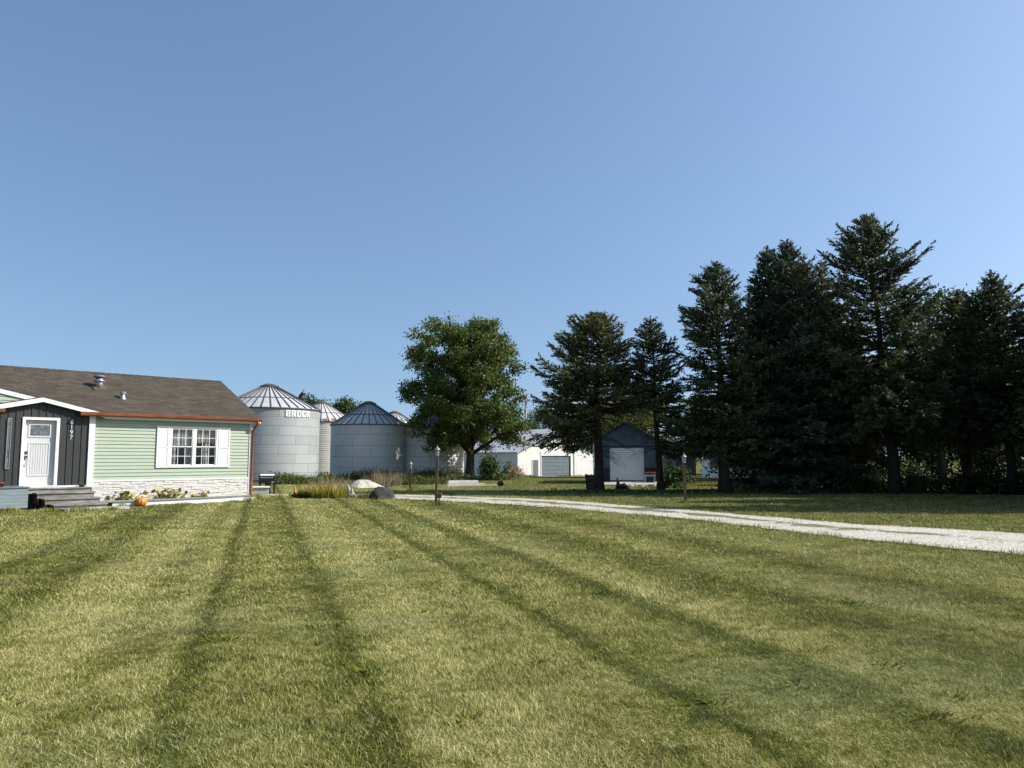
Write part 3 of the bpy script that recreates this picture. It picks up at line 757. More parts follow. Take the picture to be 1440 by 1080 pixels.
# window
Wn = bpy.data.objects.new('window', None); link(Wn, H)
m = MB(); fr = .075
m.box(WX0, WX1, -.05, .05, WZ1 - fr, WZ1); m.box(WX0, WX1, -.06, .05, WZ0, WZ0 + fr)
m.box(WX0, WX0 + fr, -.05, .05, WZ0 + fr, WZ1 - fr); m.box(WX1 - fr, WX1, -.05, .05, WZ0 + fr, WZ1 - fr)
cxm = (WX0 + WX1) / 2; m.box(cxm - .055, cxm + .055, -.045, .05, WZ0 + fr, WZ1 - fr)
m.build('window_frame', M['white_trim'], Wn)
zm = (WZ0 + WZ1) / 2
for x0, x1 in ((WX0 + fr, cxm - .055), (cxm + .055, WX1 - fr)):
    for lo, hi, y in ((zm, WZ1 - fr, -.02), (WZ0 + fr, zm, .01)):
        m = MB(); s_ = .03
        m.box(x0, x1, y - .012, y + .012, hi - s_, hi); m.box(x0, x1, y - .012, y + .012, lo, lo + s_)
        m.box(x0, x0 + s_, y - .012, y + .012, lo + s_, hi - s_); m.box(x1 - s_, x1, y - .012, y + .012, lo + s_, hi - s_)
        g = .009
        for k in (1, 2):
            xx = x0 + (x1 - x0) * k / 3; m.box(xx - g, xx + g, y - .008, y + .002, lo + s_, hi - s_)
        zz = lo + (hi - lo) * .5; m.box(x0 + s_, x1 - s_, y - .0095, y + .0035, zz - g, zz + g)
        m.build('sash', M['white_trim'], Wn)
        m = MB(); m.add([(x0 + s_, y + .006, lo + s_), (x1 - s_, y + .006, lo + s_), (x1 - s_, y + .006, hi - s_), (x0 + s_, y + .006, hi - s_)], [(0, 1, 2, 3)])
        m.build('pane', M['glass'], Wn)
# curtains
m = MB()
def drape(x0, x1, z0, z1, y, n=28, amp=.025):
    vs = []; fs = []
    for i in range(n + 1):
        x = x0 + (x1 - x0) * i / n; yy = y + amp * math.sin(i * 1.9) + rnd.uniform(-.006, .006)
        vs += [(x, yy, z0 + .03 * math.sin(i * .7)), (x, yy * 1.0, z1)]
    fs = [(2 * i, 2 * i + 2, 2 * i + 3, 2 * i + 1) for i in range(n)]; m.add(vs, fs)
drape(WX0 + .05, cxm - .05, 2.0, WZ1, .10); drape(cxm + .05, WX1 - .05, 2.12, WZ1, .10)
drape(WX0 + .05, WX0 + .3, WZ0, 2.0, .14, 8); drape(cxm - .25, cxm - .06, WZ0, 2.0, .16, 6); drape(cxm + .42, cxm + .62, WZ0, 2.1, .15, 6)
m.build('curtain', M['curtain'], Wn)
for x0, x1 in ((3.70, 4.12), (5.88, 6.31)):
    S_ = MB(); a, b = 1.24, 2.68; w = .055
    S_.box(x0, x1, -.035, -.018, a, b)
    S_.box(x0, x0 + w, -.06, -.035, a, b); S_.box(x1 - w, x1, -.06, -.035, a, b)
    for z0, z1 in ((a, a + w), (b - w, b), (1.93, 1.99)): S_.box(x0 + w, x1 - w, -.06, -.035, z0, z1)
    z = a + w + .01
    while z < b - w - .02:
        if not (1.90 < z < 1.99): S_.hexa([(x0 + w, -.052, z), (x1 - w, -.052, z), (x1 - w, -.036, z + .004), (x0 + w, -.036, z + .004)], [(x0 + w, -.046, z + .012), (x1 - w, -.046, z + .012), (x1 - w, -.036, z + .03), (x0 + w, -.036, z + .03)])
        z += .036
    S_.build('shutter', M['white'], H)

# roofs
sl = .467; EZ = 3.045
zr = lambda y: EZ + (y + .24) * sl           # y local (back is +)
RY = W2 / 2 - .05; RX0, RX1 = -9.4, 7.42
RF = bpy.data.objects.new('roof', None); link(RF, H)
m = MB(); th = .07
def slab(x0, x1, y0, y1):
    za, zb = zr(y0), zr(y1)
    m.hexa([(x0, y0, za - th), (x1, y0, za - th), (x1, y1, zb - th), (x0, y1, zb - th)], [(x0, y0, za), (x1, y0, za), (x1, y1, zb), (x0, y1, zb)])
slab(RX0, -8.5, -.24, .6); slab(1.95, RX1, -.24, .6); slab(RX0, RX1, .6, RY)
x = -1.65
while x < 1.94:   # the strip that meets the entry gable in a valley
    xa, xb = x, min(x + .15, 1.95); ys = [max(-.24, min(.6, (3.475 - .236 * abs(q - .15) - .02 - EZ) / sl - .24 - .03)) for q in (xa, xb)]
    if min(ys) < .599: m.hexa([(xa, ys[0], zr(ys[0]) - th), (xb, ys[1], zr(ys[1]) - th), (xb, .6, zr(.6) - th), (xa, .6, zr(.6) - th)], [(xa, ys[0], zr(ys[0])), (xb, ys[1], zr(ys[1])), (xb, .6, zr(.6)), (xa, .6, zr(.6))])
    x += .15
zt = zr(RY); yb2 = W2 + .3
m.hexa([(RX0, RY, zt - th), (RX1, RY, zt - th), (RX1, yb2, EZ - th), (RX0, yb2, EZ - th)], [(RX0, RY, zt), (RX1, RY, zt), (RX1, yb2, EZ), (RX0, yb2, EZ)])
# ridge caps
x = RX0
while x < RX1 - .05:
    x1 = min(x + .26, RX1); m.hexa([(x, RY - .13, zt - .052), (x1, RY - .13, zt - .056), (x1, RY + .13, zt - .056), (x, RY + .13, zt - .052)], [(x, RY - .012, zt + .022), (x1, RY - .012, zt + .014), (x1, RY + .012, zt + .014), (x, RY + .012, zt + .022)]); x = x1
# a few lifted shingles
for k in range(26):
    x = rnd.uniform(-1, 7); y = rnd.uniform(.3, 3); w = rnd.uniform(.15, .6); z0 = zr(y)
    m.hexa([(x, y, z0 - .002), (x + w, y, z0 - .002), (x + w, y + .14, z0 + .06), (x, y + .14, z0 + .06)], [(x, y, z0 + .012), (x + w, y, z0 + .012), (x + w, y + .14, z0 + .07), (x, y + .14, z0 + .07)])
m.build('shingles', M['shingle'], RF)
m = MB(); m.prism_x([(-.215, EZ - th - .1), (-.19, EZ - th - .1), (-.19, EZ - th), (-.215, EZ - th)], 1.95, RX1 - .02); m.box(1.95, RX1 - .3, -.185, -.022, EZ - .19, EZ - .17)
for sgn in (0, 1):   # gable end rake board
    y0, y1 = (-.22, RY) if sgn == 0 else (yb2 - .02, RY)
    za = EZ - th; zb = zt - th
    m.hexa([(RX1 - .03, y0, za - .13), (RX1 - .005, y0, za - .13), (RX1 - .005, y1, zb - .13), (RX1 - .03, y1, zb - .13)], [(RX1 - .03, y0, za - .002), (RX1 - .005, y0, za - .002), (RX1 - .005, y1, zb - .002), (RX1 - .03, y1, zb - .002)])
m.build('fascia', M['white_trim'], RF)
# small entry gable and the larger gable behind it
def gable(cx, zp, half, slope, yf, yb_, bw, name, parent):
    m = MB(); k = MB()
    for s in (-1, 1):
        xe = cx + s * half; ze = zp - slope * half
        a, b = ((cx, zp), (xe, ze)) if s > 0 else ((xe, ze), (cx, zp))
        m.hexa([(a[0], yf, a[1] - bw), (b[0], yf, b[1] - bw), (b[0], yf + .03, b[1] - bw), (a[0], yf + .03, a[1] - bw)], [(a[0], yf, a[1]), (b[0], yf, b[1]), (b[0], yf + .03, b[1]), (a[0], yf + .03, a[1])])
        e = .02
        k.hexa([(a[0], yf - .02, a[1] + .002), (b[0], yf - .02, b[1] + .002), (b[0], yb_, b[1] + .002), (a[0], yb_, a[1] + .002)], [(a[0], yf - .02, a[1] + e), (b[0], yf - .02, b[1] + e), (b[0], yb_, b[1] + e), (a[0], yb_, a[1] + e)])
    m.build('rake_board', M['white'], parent); k.build('gable_shingles', M['shingle'], parent)
gable(.15, 3.475, 1.80, .236, -.26, .66, .155, 'entry', RF)
gable(-4.0, 4.40, 5.98, .222, .22, 2.9, .155, 'big', RF)
m = MB(); z = 3.0     # siding in the big gable
while z < 4.36:
    xh = min(5.9, (4.36 - z) / .222); z1 = z + .118; xh1 = max(.05, min(5.9, (4.36 - z1) / .222))
    m.add([(-4 - xh, .26, z), (-4 + xh, .26, z), (-4 + xh1, .278, z1), (-4 - xh1, .278, z1)], [(0, 1, 2, 3)])
    m.add([(-4 - xh, .28, z + .001), (-4 + xh, .28, z + .001), (-4 + xh, .26, z), (-4 - xh, .26, z)], [(0, 1, 2, 3)]); z = z1
m.build('gable_siding', M['siding'], H)
# gutters
def gutter_poly(): return [(a + .068, b) for a, b in [(-.42, 3.05), (-.43, 3.06), (-.445, 3.05), (-.435, 2.97), (-.40, 2.935), (-.31, 2.93), (-.285, 2.95), (-.285, 3.05), (-.295, 3.05), (-.295, 2.955), (-.315, 2.945), (-.395, 2.95), (-.42, 2.98)]]
m = MB(); m.prism_x(gutter_poly(), 1.2, 7.40); m.box(1.2, 1.215, -.355, -.225, 2.94, 3.05); m.box(7.385, 7.40, -.355, -.225, 2.94, 3.05)
m.build('gutter', M['copper'], H)
m = MB(); m.prism_x(gutter_poly(), -9.3, -.87); m.build('gutter', M['copper'], H)
m = MB()
m.tube([(7.27, -.29, 2.95), (7.27, -.29, 2.86), (7.24, -.24, 2.78), (7.20, -.12, 2.66), (7.19, -.07, 2.52), (7.19, -.07, 1.5), (7.19, -.07, .32), (7.20, -.14, .16), (7.24, -.42, .06)], .045, 10)
m.build('downspout', M['copper'], H, True)
for x, y, s in ((2.36, 1.9, 1.0), (2.88, 1.02, .52)):
    z0 = zr(y); v = bpy.data.objects.new('roof_vent', None); link(v, H)
    m = MB()
    if s == 1.0: m.hexa([(x - .22, y - .24, zr(y - .24) - .01), (x + .22, y - .24, zr(y - .24) - .01), (x + .22, y + .2, zr(y + .2) - .01), (x - .22, y + .2, zr(y + .2) - .01)], [(x - .22, y - .24, zr(y - .24) + .05), (x + .22, y - .24, zr(y - .24) + .05), (x + .22, y + .2, zr(y + .2) + .012), (x - .22, y + .2, zr(y + .2) + .012)])
    else: m.lathe([(.11, z0 - .03), (.085, z0 + .06), (.07, z0 + .08)], 14, x, y)
    m.build('flashing', M['gray_metal'] if s < 1 else M['soil'], v)
    m = MB(); r = .115 * s + .01
    m.lathe([(r, z0 - .1), (r, z0 + .36 * s)], 18, x, y)
    if s == 1.0: m.lathe([(r + .012, z0 + .20), (r + .06, z0 + .22), (r + .06, z0 + .25), (r + .012, z0 + .27)], 18, x, y, False)
    m.build('pipe', M['gray_metal'], v, True)
    m = MB()
    if s == 1.0: m.lathe([(r + .055, z0 + .37), (r + .075, z0 + .385), (r + .06, z0 + .42), (.02, z0 + .45)], 18, x, y)
    else: m.lathe([(r + .03, z0 + .17), (r + .03, z0 + .24), (.01, z0 + .25)], 14, x, y)
    m.build('cap', M['gray_metal'] if s < 1 else M['door_gray'], v)

# front steps
hx, hy = P0
ST = thing('wooden_steps', 'weathered grey wooden steps leading up to the white front door', 'steps', (hx, hy, 0), R(45))
levels = [(.66, -.10, .36, -.36, 1.60), (.525, .34, .74, .02, 1.60), (.355, .72, 1.12, .14, 1.66), (.185, 1.10, 1.50, .30, 1.74)]
for z, v0, v1, u0, u1 in levels:
    m = MB(); v0 = max(v0, .13); wv = (v1 - v0) / 2
    for k in range(2): m.box(u0 - .03, u1 + .03, -(v0 + wv * (k + 1)) + .006 - (.02 if k == 1 else 0), -(v0 + wv * k) - .002, z - .038 - .002 * k, z - .001 * k)
    m.build('tread', M['step_wood'], ST)
    m = MB(); m.box(u0, u1, -v1 + .03, -v1 + .055, z - .172, z - .041); m.build('riser', M['step_wood'], ST)
for uu in (.10, 1.56):
    m = MB()
    for z, v0, v1, u0, u1 in levels[1:]: m.box(uu if uu > 1 else u0 + .01, (uu + .04) if uu > 1 else u0 + .05, -v1 + .034, -max(v0 - .3, .14), max(0, z - .36), z - .042)
    m.build('stringer', M['dark_wood'], ST)
o = MB(); o.box(.42, 2.25, -1.98, -1.52, -.02, .075); st = o.build('concrete_slab', M['gray_stone'], None, False, .01)
st.location = (hx, hy, 0); st.rotation_euler = (0, 0, R(45)); tag(st, 'low grey concrete slab at the foot of the wooden steps', 'slab')
# deck end
DK = thing('deck', 'blue-grey boarded deck end left of the wooden steps', 'deck', (hx, hy, 0), R(45))
m = MB(); z = .12
while z < .69: m.box(-3.6, -.36, -1.30, -1.275, z, z + .092); m.box(-.385, -.36, -1.274, -.2, z, z + .092); z += .096
m.build('skirt_boards', M['deck_blue'], DK)
m = MB(); m.box(-3.6, -.33, -1.33, -.12, .702, .735); m.build('deck_top', M['door_gray'], DK)
for x in (-1.9, -.5):
    m = MB(); m.box(x - .05, x + .05, -1.26, -1.16, -.02, .70); m.build('deck_post', M['dark_wood'], DK)
px, py = hp(-1.02, 1.1)
fp = MB(); fp.lathe([(.05, 0), (.075, .11), (.085, .11), (.085, .13), (.07, .13), (.065, .10)], 16)
o = fp.build('flower_pot', M['terracotta'], None, True); o.location = (px, py, .736); tag(o, 'small red clay pot on the deck beside the charcoal wall', 'flower pot')
# little weed on the top step
def rosette(name, label, X, Y, z, n, ln, w, mat, seed, cat='plant', lean=(.2, 1), hgt=1, group=None):
    global RNG
    RNG = np.random.default_rng(seed)
    a = RNG.uniform(0, 6.28, n); rr = np.abs(RNG.normal(0, ln * .25, n))
    V, l, s, k = blades(rr * np.cos(a), rr * np.sin(a), np.zeros(n), RNG.uniform(.5, 1.1, n) * ln * hgt, RNG.uniform(.6, 1.2, n) * w, RNG.uniform(*lean, n), a, True)
    o = np_mesh(name, V, l, s, M[mat], rnd=np.repeat(RNG.uniform(0, 1, n), k)); o.location = (X, Y, z); return tag(o, label, cat, group)
X, Y = hp(1.34, .27); rosette('weed_plant', 'small green weed growing on the top wooden step', X, Y, .655, 70, .15, .03, 'shrub', 5)

# raised bed
BD = thing('garden_bed', 'long low raised bed with white sides and grey cap below the stone skirt', 'garden bed', (hx, hy, 0), R(45))
m = MB(); xs = [2.1, 3.4, 4.9, 6.05, 6.92]
for a, b in zip(xs[:-1], xs[1:]): m.box(a + .004, b - .004, -.88 + rnd.uniform(-.008, .008), -.80, -.02, .165)
m.box(6.88, 6.92, -.79, -.10, -.02, .165)
m.build('bed_side', M['white'], BD)
m = MB(); m.hexa([(1.7, -.93, .168), (4.4, -.92, .170), (4.4, -.70, .170), (1.7, -.70, .168)], [(1.7, -.93, .215), (4.4, -.92, .22), (4.4, -.70, .22), (1.7, -.70, .215)])
m.hexa([(4.405, -.92, .172), (6.75, -.90, .19), (6.75, -.68, .19), (4.405, -.70, .172)], [(4.405, -.92, .218), (6.75, -.90, .235), (6.75, -.68, .235), (4.405, -.70, .218)])
m.build('bed_cap', M['deck_blue'] if False else M['gray_metal'], BD)
m = MB(); m.box(1.75, 6.87, -.79, -.06, -.03, .14); m.build('soil', M['soil'], BD)
for i, (u, v, n, ln, lb) in enumerate(((2.62, .45, 46, .34, 'yellowing squash leaves behind the pumpkin at the left end of the bed'), (3.95, .42, 70, .40, 'largest yellow-green squash plant in the middle of the raised bed'), (5.2, .5, 24, .26, 'small squash sprout alone near the right end of the raised bed'))):
    X, Y = hp(u, v); rnd2 = np.random.default_rng(30 + i); RNG = rnd2
    t = thing('squash_plant', lb, 'plant', (X, Y, .13), 0, 'squash plants in the raised bed')
    a = RNG.uniform(0, 6.28, n); r = RNG.uniform(.05, ln * 1.5, n)
    along = np.array([S2, S2]); C = np.stack([r * np.cos(a) * .5 + along[0] * RNG.normal(0, ln * .8, n), r * np.sin(a) * .5 + along[1] * RNG.normal(0, ln * .8, n), RNG.uniform(.05, ln, n)], -1)
    Lf = RNG.uniform(.10, .24, n); V, l, s = leaf_quads(C, rand_dirs(n), unit(rand_dirs(n) * .8 + [0.3, -.5, .6]), Lf, Lf * .95)
    np_mesh('leaves', V, l, s, M['squash'], t, rnd=RNG.uniform(0, 1, n))
    m = MB()
    for c in C[::3]: m.tube([(c[0] * .3, c[1] * .3, 0), (c[0] * .7, c[1] * .7, c[2] * .8), tuple(c)], [.012, .009, .006], 5)
    m.build('stems', M['shrub'], t)
# pumpkin
X, Y = hp(2.93, 1.02)
PK = thing('pumpkin', 'round orange pumpkin sitting in front of the raised bed', 'pumpkin', (X, Y, 0))
vs = []; fs = []; nu, nv = 40, 14
for j in range(nv + 1):
    ph = math.pi * j / nv
    for i in range(nu):
        a = 2 * math.pi * i / nu; rib = 1 - .09 * abs(math.cos(a * 5)) ** 6; r = .185 * math.sin(ph) ** .85 * rib
        vs.append((r * math.cos(a), r * math.sin(a), .15 + .155 * math.cos(ph) * (1 - .18 * math.exp(-(math.sin(ph) / .3) ** 2)) ))
for j in range(nv):
    for i in range(nu): fs.append((j * nu + i, j * nu + (i + 1) % nu, (j + 1) * nu + (i + 1) % nu, (j + 1) * nu + i))
m = MB(); m.add(vs, fs); m.build('fruit', M['pumpkin'], PK, True)
m = MB(); m.tube([(0, 0, .27), (.01, 0, .31), (.04, .01, .345)], [.024, .017, .02], 7); m.build('stem', M['pumpkin_stem'], PK)

# stone planter and grill beyond the corner
PLT = thing('stone_planter', 'square pale stone planter with white rim beside the house corner', 'planter', (-10.25, 31.6, 0), R(20))
m = MB(); m.box(-.31, .31, -.28, .28, -.02, .36); m.build('planter_body', M['gray_stone'], PLT, False, .015)
m = MB(); m.box(-.36, .36, -.33, -.2, .362, .42); m.box(-.36, .36, .2, .33, .362, .42); m.box(-.36, -.24, -.198, .198, .362, .42); m.box(.24, .36, -.198, .198, .362, .42); m.build('rim', M['white'], PLT, False, .008)
m = MB(); m.box(-.24, .24, -.2, .2, .34, .385); m.build('soil', M['soil'], PLT)
GR = thing('barbecue_grill', 'black barbecue grill with silver lid band behind the stone planter', 'grill', (-10.62, 33.4, 0), R(12)); GR.scale = (1, 1, .70)
m = MB()   # lid: half cylinder along x
n = 10; poly = [(-.26 * math.cos(math.pi * i / n), .93 + .30 * math.sin(math.pi * i / n)) for i in range(n + 1)]
m.prism_x(poly, -.27, .38); m.build('lid', M['black_metal'], GR)
m = MB(); m.prism_x([(-.16, 1.155), (-.13, 1.175), (.02, 1.235), (.02, 1.250), (-.14, 1.195), (-.175, 1.165)], -.22, .36); m.build('lid_band', M['white_trim'], GR)
m = MB(); m.tube([(-.2, -.29, 1.04), (.32, -.29, 1.04)], .014, 8); m.box(-.2, -.18, -.29, -.22, 1.03, 1.05); m.box(.3, .32, -.29, -.22, 1.03, 1.05); m.build('lid_handle', M['silver'], GR)
m = MB(); m.box(-.27, .38, -.25, .25, .72, .928); m.build('firebox', M['black_metal'], GR)
m = MB(); m.box(-.62, -.275, -.24, .24, .80, .87); m.build('side_shelf', M['black_metal'], GR)
m = MB(); m.box(.385, .66, -.24, .24, .845, .875); m.build('side_shelf', M['black_metal'], GR)
m = MB(); m.box(-.02, .20, -.2, .2, .05, .718); m.build('cabinet', M['black_metal'], GR)
for x, y in ((-.24, -.2), (.35, -.2), (-.24, .2), (.35, .2)): m = MB(); m.box(x - .018, x + .018, y - .018, y + .018, 0, .718); m.build('leg', M['black_metal'], GR)
m = MB(); m.box(.26, .36, -.262, -.25, .74, .80); m.build('control_plate', M['silver'], GR)
CN = thing('traffic_cone', 'small narrow orange cone standing left of the yellow daylilies', 'cone', (-8.95, 31.95, 0))
m = MB(); m.lathe([(.075, .02), (.065, .1), (.035, .36), (.02, .38)], 16); m.build('cone_body', M['orange'], CN, True)
m = MB(); m.box(-.1, .1, -.1, .1, -.005, .02); m.build('cone_base', M['orange'], CN)

# daylilies + grasses
def blade_clump(name, label, X, Y, rx, ry, n, h, w, mat, seed, lean=(.15, .8), cat='plant', group=None):
    global RNG
    RNG = np.random.default_rng(seed)
    a = RNG.uniform(0, 6.28, n); f = RNG.uniform(0, 1, n) ** .5
    x = rx * f * np.cos(a); y = ry * f * np.sin(a)
    hh = h * RNG.uniform(.45, 1.1, n) * (1.05 - .35 * f)
    V, l, s, k = blades(x, y, np.full(n, -.01), hh, w * RNG.uniform(.6, 1.3, n), RNG.uniform(*lean, n), a + RNG.normal(0, .9, n), True)
    o = np_mesh(name, V, l, s, M[mat], rnd=np.repeat(np.clip(RNG.beta(1.6, 1.6, n), 0, 1), k)); o.location = (X, Y, 0)
    return tag(o, label, cat, group)
blade_clump('daylily_clump', 'wide clump of yellow and green daylily blades beside the cone', -7.5, 30.75, .98, .42, 1100, .68, .034, 'lily', 41)
blade_clump('ornamental_grass', 'tan pink seed plumes of grass standing behind the daylilies', -7.5, 31.75, .95, .35, 420, .98, .012, 'plume', 42, (.05, .3))
blade_clump('seed_grass', 'brown seeding grass between the daylilies and the gravel mound', -8.6, 37.0, 1.2, .5, 420, .8, .014, 'plume', 43, (.05, .4))
blade_clump('grass_tuft', 'green tuft between the driftwood and the dark boulder', -5.85, 30.6, .42, .25, 320, .36, .014, 'greenblade', 44)
shrub('dark_groundcover', 'low dark green plants at the foot of the daylilies', -8.25, 30.5, 0, .42, .2, .20, 'darkshrub', 30, 36, .06, .07, 45, cat='plant')

# driftwood, boulder, gravel mound
m = MB()
m.tube([(-.02, 0, -.03), (0, 0, .16), (-.06, .02, .36), (-.14, .0, .54)], [.13, .10, .07, .035], 9)
m.tube([(.03, 0, .05), (.13, -.02, .26), (.10, 0, .38)], [.10, .07, .03], 8); m.tube([(-.2, 0, .03), (0, -.05, .10), (.24, 0, .17)], [.07, .09, .05], 8)
o = m.build('driftwood_stump', M['driftwood'], None, True); o.location = (-6.42, 30.75, 0); o.scale = (.75, .75, .95); tag(o, 'bleached white driftwood stump with an upright snag near the boulder', 'driftwood')
def rock(name, label, X, Y, sx, sy, sz, mat, seed, cat, sub=4, amp=.16):
    b = bmesh.new(); bmesh.ops.create_icosphere(b, subdivisions=sub, radius=1); rr = random.Random(seed)
    ph = [rr.uniform(0, 6) for _ in range(9)]
    for v in b.verts:
        p = v.co.copy(); d = 1 + amp * (math.sin(2.1 * p.x + ph[0]) * math.cos(2.7 * p.y + ph[1]) + .5 * math.sin(5 * p.z + 4 * p.x + ph[2]) * math.sin(4 * p.y + ph[3])) + .03 * math.sin(13 * p.x + 9 * p.y + ph[4]) * math.sin(11 * p.z + ph[5])
        v.co = Vector((p.x * sx, p.y * sy, max(p.z, -.25) * sz)) * d
    me = bpy.data.meshes.new(name); b.to_mesh(me); b.free(); me.materials.append(M[mat]); me.polygons.foreach_set('use_smooth', [True] * len(me.polygons))
    o = bpy.data.objects.new(name, me); link(o); o.location = (X, Y, 0); return tag(o, label, cat)
rock('dark_boulder', 'dark grey striated boulder at the end of the gravel drive', -5.05, 29.95, .46, .33, .47, 'rock', 9, 'boulder')
# mound
vs = []; fs = []; n, k = 48, 16; rr = random.Random(5)
for j in range(k + 1):
    f = j / k
    for i in range(n):
        a = 2 * math.pi * i / n; rad = (1 + .1 * math.sin(3 * a + 1) + .06 * math.sin(7 * a)) * f
        vs.append((rad * (1.02 + .25 * (math.cos(a) > 0) * math.cos(a)) * math.cos(a), rad * .8 * math.sin(a), .56 * (1 - f) ** 1.0 * (1 - .25 * math.exp(-(f / .2) ** 2)) + rr.uniform(-.012, .012) * (f < 1) - .02 * (f == 1)))
for j in range(k):
    for i in range(n): fs.append((j * n + i, j * n + (i + 1) % n, (j + 1) * n + (i + 1) % n, (j + 1) * n + i))
m = MB(); m.add(vs, fs); o = m.build('gravel_mound', M['gravel_pile'], None, True); o.location = (-7.95, 41.0, 0); o.scale = (.88, .9, 1); tag(o, 'pale cone shaped gravel pile in front of the dark grain bin', 'gravel pile')
# dead branches by the mound
m = MB(); rr = random.Random(11)
for i in range(16):
    a = rr.uniform(0, 6.28); ln = rr.uniform(.35, .95); d = Vector((math.cos(a) * .6, math.sin(a) * .4, rr.uniform(.3, .9))).normalized()
    b = Vector((rr.uniform(-.25, .25), rr.uniform(-.2, .2), -.02)); m.tube([b, b + d * ln * .5, b + d * ln + Vector((rr.uniform(-.1, .1), 0, 0))], [.022, .015, .006], 5)
o = m.build('brush_pile', M['twig'], None); o.location = (-6.75, 41.3, 0); tag(o, 'heap of bare dry branches right of the gravel pile', 'brush pile')
blade_clump('dry_weeds', 'dry brown weeds behind the gravel pile and branches', -7.2, 43.0, 1.1, .4, 500, 1.15, .016, 'plume', 46, (.05, .5))

# ------------------------------------------------------------------ lamp posts
def lamp(label, X, Y, h, box=False, lean=0):
    t = thing('lamp_post', label, 'lamp post', (X, Y, 0), 0, 'wooden lamp posts along the drive')
    m = MB(); w = .042
    m.hexa([(-w, -w, -.05), (w, -w, -.05), (w, w, -.05), (-w, w, -.05)], [(-w + lean, -w, h - .36), (w + lean, -w, h - .36), (w + lean, w, h - .36), (-w + lean, w, h - .36)])
    m.build('post', M['post_wood'], t)
    L = bpy.data.objects.new('lantern', None); link(L, t); L.location = (lean, 0, h - .36)
    m = MB(); m.lathe([(.05, 0), (.06, .01), (.06, .03), (.045, .04)], 12)
    for i in range(6):
        a = math.pi / 3 * i; m.tube([(.05 * math.cos(a), .05 * math.sin(a), .03), (.075 * math.cos(a), .075 * math.sin(a), .2)], .006, 4)
    m.build('cage', M['gray_metal'], L)
    m = MB(); m.lathe([(.044, .035), (.068, .2)], 12, 0, 0, False); m.build('glass', M['lantern_glass'], L, True)
    m = MB(); m.lathe([(.10, .2), (.105, .212), (.05, .28), (.022, .30), (.012, .33), (.016, .345), (.004, .36)], 12); m.build('lantern_roof', M['gray_metal'], L)
    if box:
        B_ = bpy.data.objects.new('outlet_post', None); link(B_, t)
        m = MB(); m.box(.085, .125, -.02, .02, -.03, .25); m.build('stake', M['dark_wood'], B_)
        m = MB(); m.box(.05, .19, -.06, .06, .25, .42); m.build('outlet_box', M['post_wood'], B_, False, .008)
    return t
lamp('tallest wooden lamp post, with a small outlet box at its foot, nearest the drive', -2.53, 25.82, 2.0, True, .03)
lamp('short wooden lamp post standing in front of the dark bins across the drive', -4.89, 37.29, 1.42, False, .0)
lamp('slim wooden lamp post on the grass under the tall conifers', 6.13, 27.42, 1.76, False, -.03)

# ------------------------------------------------------------------ grain bins
def grain_bin(name, label, X, Y, r, eave, apex, wm, rm, ribs=36, row=.63, cap='rib_dark', z0=0, vent=False):
    t = thing(name, label, 'grain bin', (X, Y, z0), 0, 'galvanised grain bins beside the house')
    seg = 96; zs = [-.1, .0]; nz = max(1, int(round(eave / row))); zs += [eave * i / nz for i in range(1, nz + 1)]
    ph0 = math.atan2(-Y, -X)      # seam of the uv at the back
    vs = []; uv = []
    for j, z in enumerate(zs):
        for i in range(seg + 1):
            a = ph0 + math.pi + 2 * math.pi * i / seg; vs.append((r * math.cos(a), r * math.sin(a), z)); uv.append((r * 2 * math.pi * i / seg, z))
    n = seg + 1; fs = [(j * n + i, j * n + i + 1, (j + 1) * n + i + 1, (j + 1) * n + i) for j in range(len(zs) - 1) for i in range(seg)]
    me = bpy.data.meshes.new('wall'); me.from_pydata(vs, [], fs); ul = me.uv_layers.new(name='UVMap')
    for lp in me.loops: ul.data[lp.index].uv = uv[lp.vertex_index]
    me.materials.append(M[wm]); me.polygons.foreach_set('use_smooth', [True] * len(me.polygons)); o = bpy.data.objects.new('wall', me); link(o, t)
    m = MB(); ro = r + .05; rc = r * .16
    m.lathe([(ro, eave - .02), (ro, eave + .02), (rc, apex - .22)], 72, 0, 0, False); RO = m.build('roof', M[rm], t)
    m = MB()
    for i in range(ribs):
        a = 2 * math.pi * i / ribs; c, s = math.cos(a), math.sin(a); w0, w1 = .035, .018; hh = .06
        def P(rad, off, z): return (rad * c - off * s, rad * s + off * c, z)
        m.hexa([P(ro + .01, -w0, eave), P(ro + .01, w0, eave), P(rc, w1, apex - .24), P(rc, -w1, apex - .24)], [P(ro + .01, -w0 * .7, eave + .02 + hh), P(ro + .01, w0 * .7, eave + .02 + hh), P(rc, w1 * .7, apex - .22 + hh), P(rc, -w1 * .7, apex - .22 + hh)])
    m.lathe([(r + .02, eave - .06), (ro + .02, eave - .06), (ro + .025, eave + .01), (ro - .02, eave + .012)], 72, 0, 0, False)
    f = .45; rr_ = ro + (rc - ro) * f; zz = eave + .02 + (apex - .22 - eave - .02) * f
    m.lathe([(rr_ + .03, zz - .01), (rr_ + .03, zz + .03), (rr_ - .03, zz + .05)], 72, 0, 0, False)
    m.build('rib', M['rib_dark'], RO)
    m = MB(); m.lathe([(rc + .08, apex - .27), (rc + .09, apex - .15), (rc * .75, apex - .06), (rc * .5, apex), (.02, apex + .02)], 28); m.build('roof_cap', M[cap], t)
    if vent:
        a = math.atan2(-Y, -X) + 1.15; f = .42; rv = ro + (rc - ro) * f; zv = eave + (apex - .2 - eave) * f; c, s = math.cos(a), math.sin(a)
        m = MB(); m.tube([(rv * c, rv * s, zv - .1), (rv * c, rv * s, zv + .3), ((rv + .12) * c, (rv + .12) * s, zv + .42), ((rv + .3) * c, (rv + .3) * s, zv + .38)], .13, 10); m.build('roof_vent', M['black_metal'], t, True)
    return t
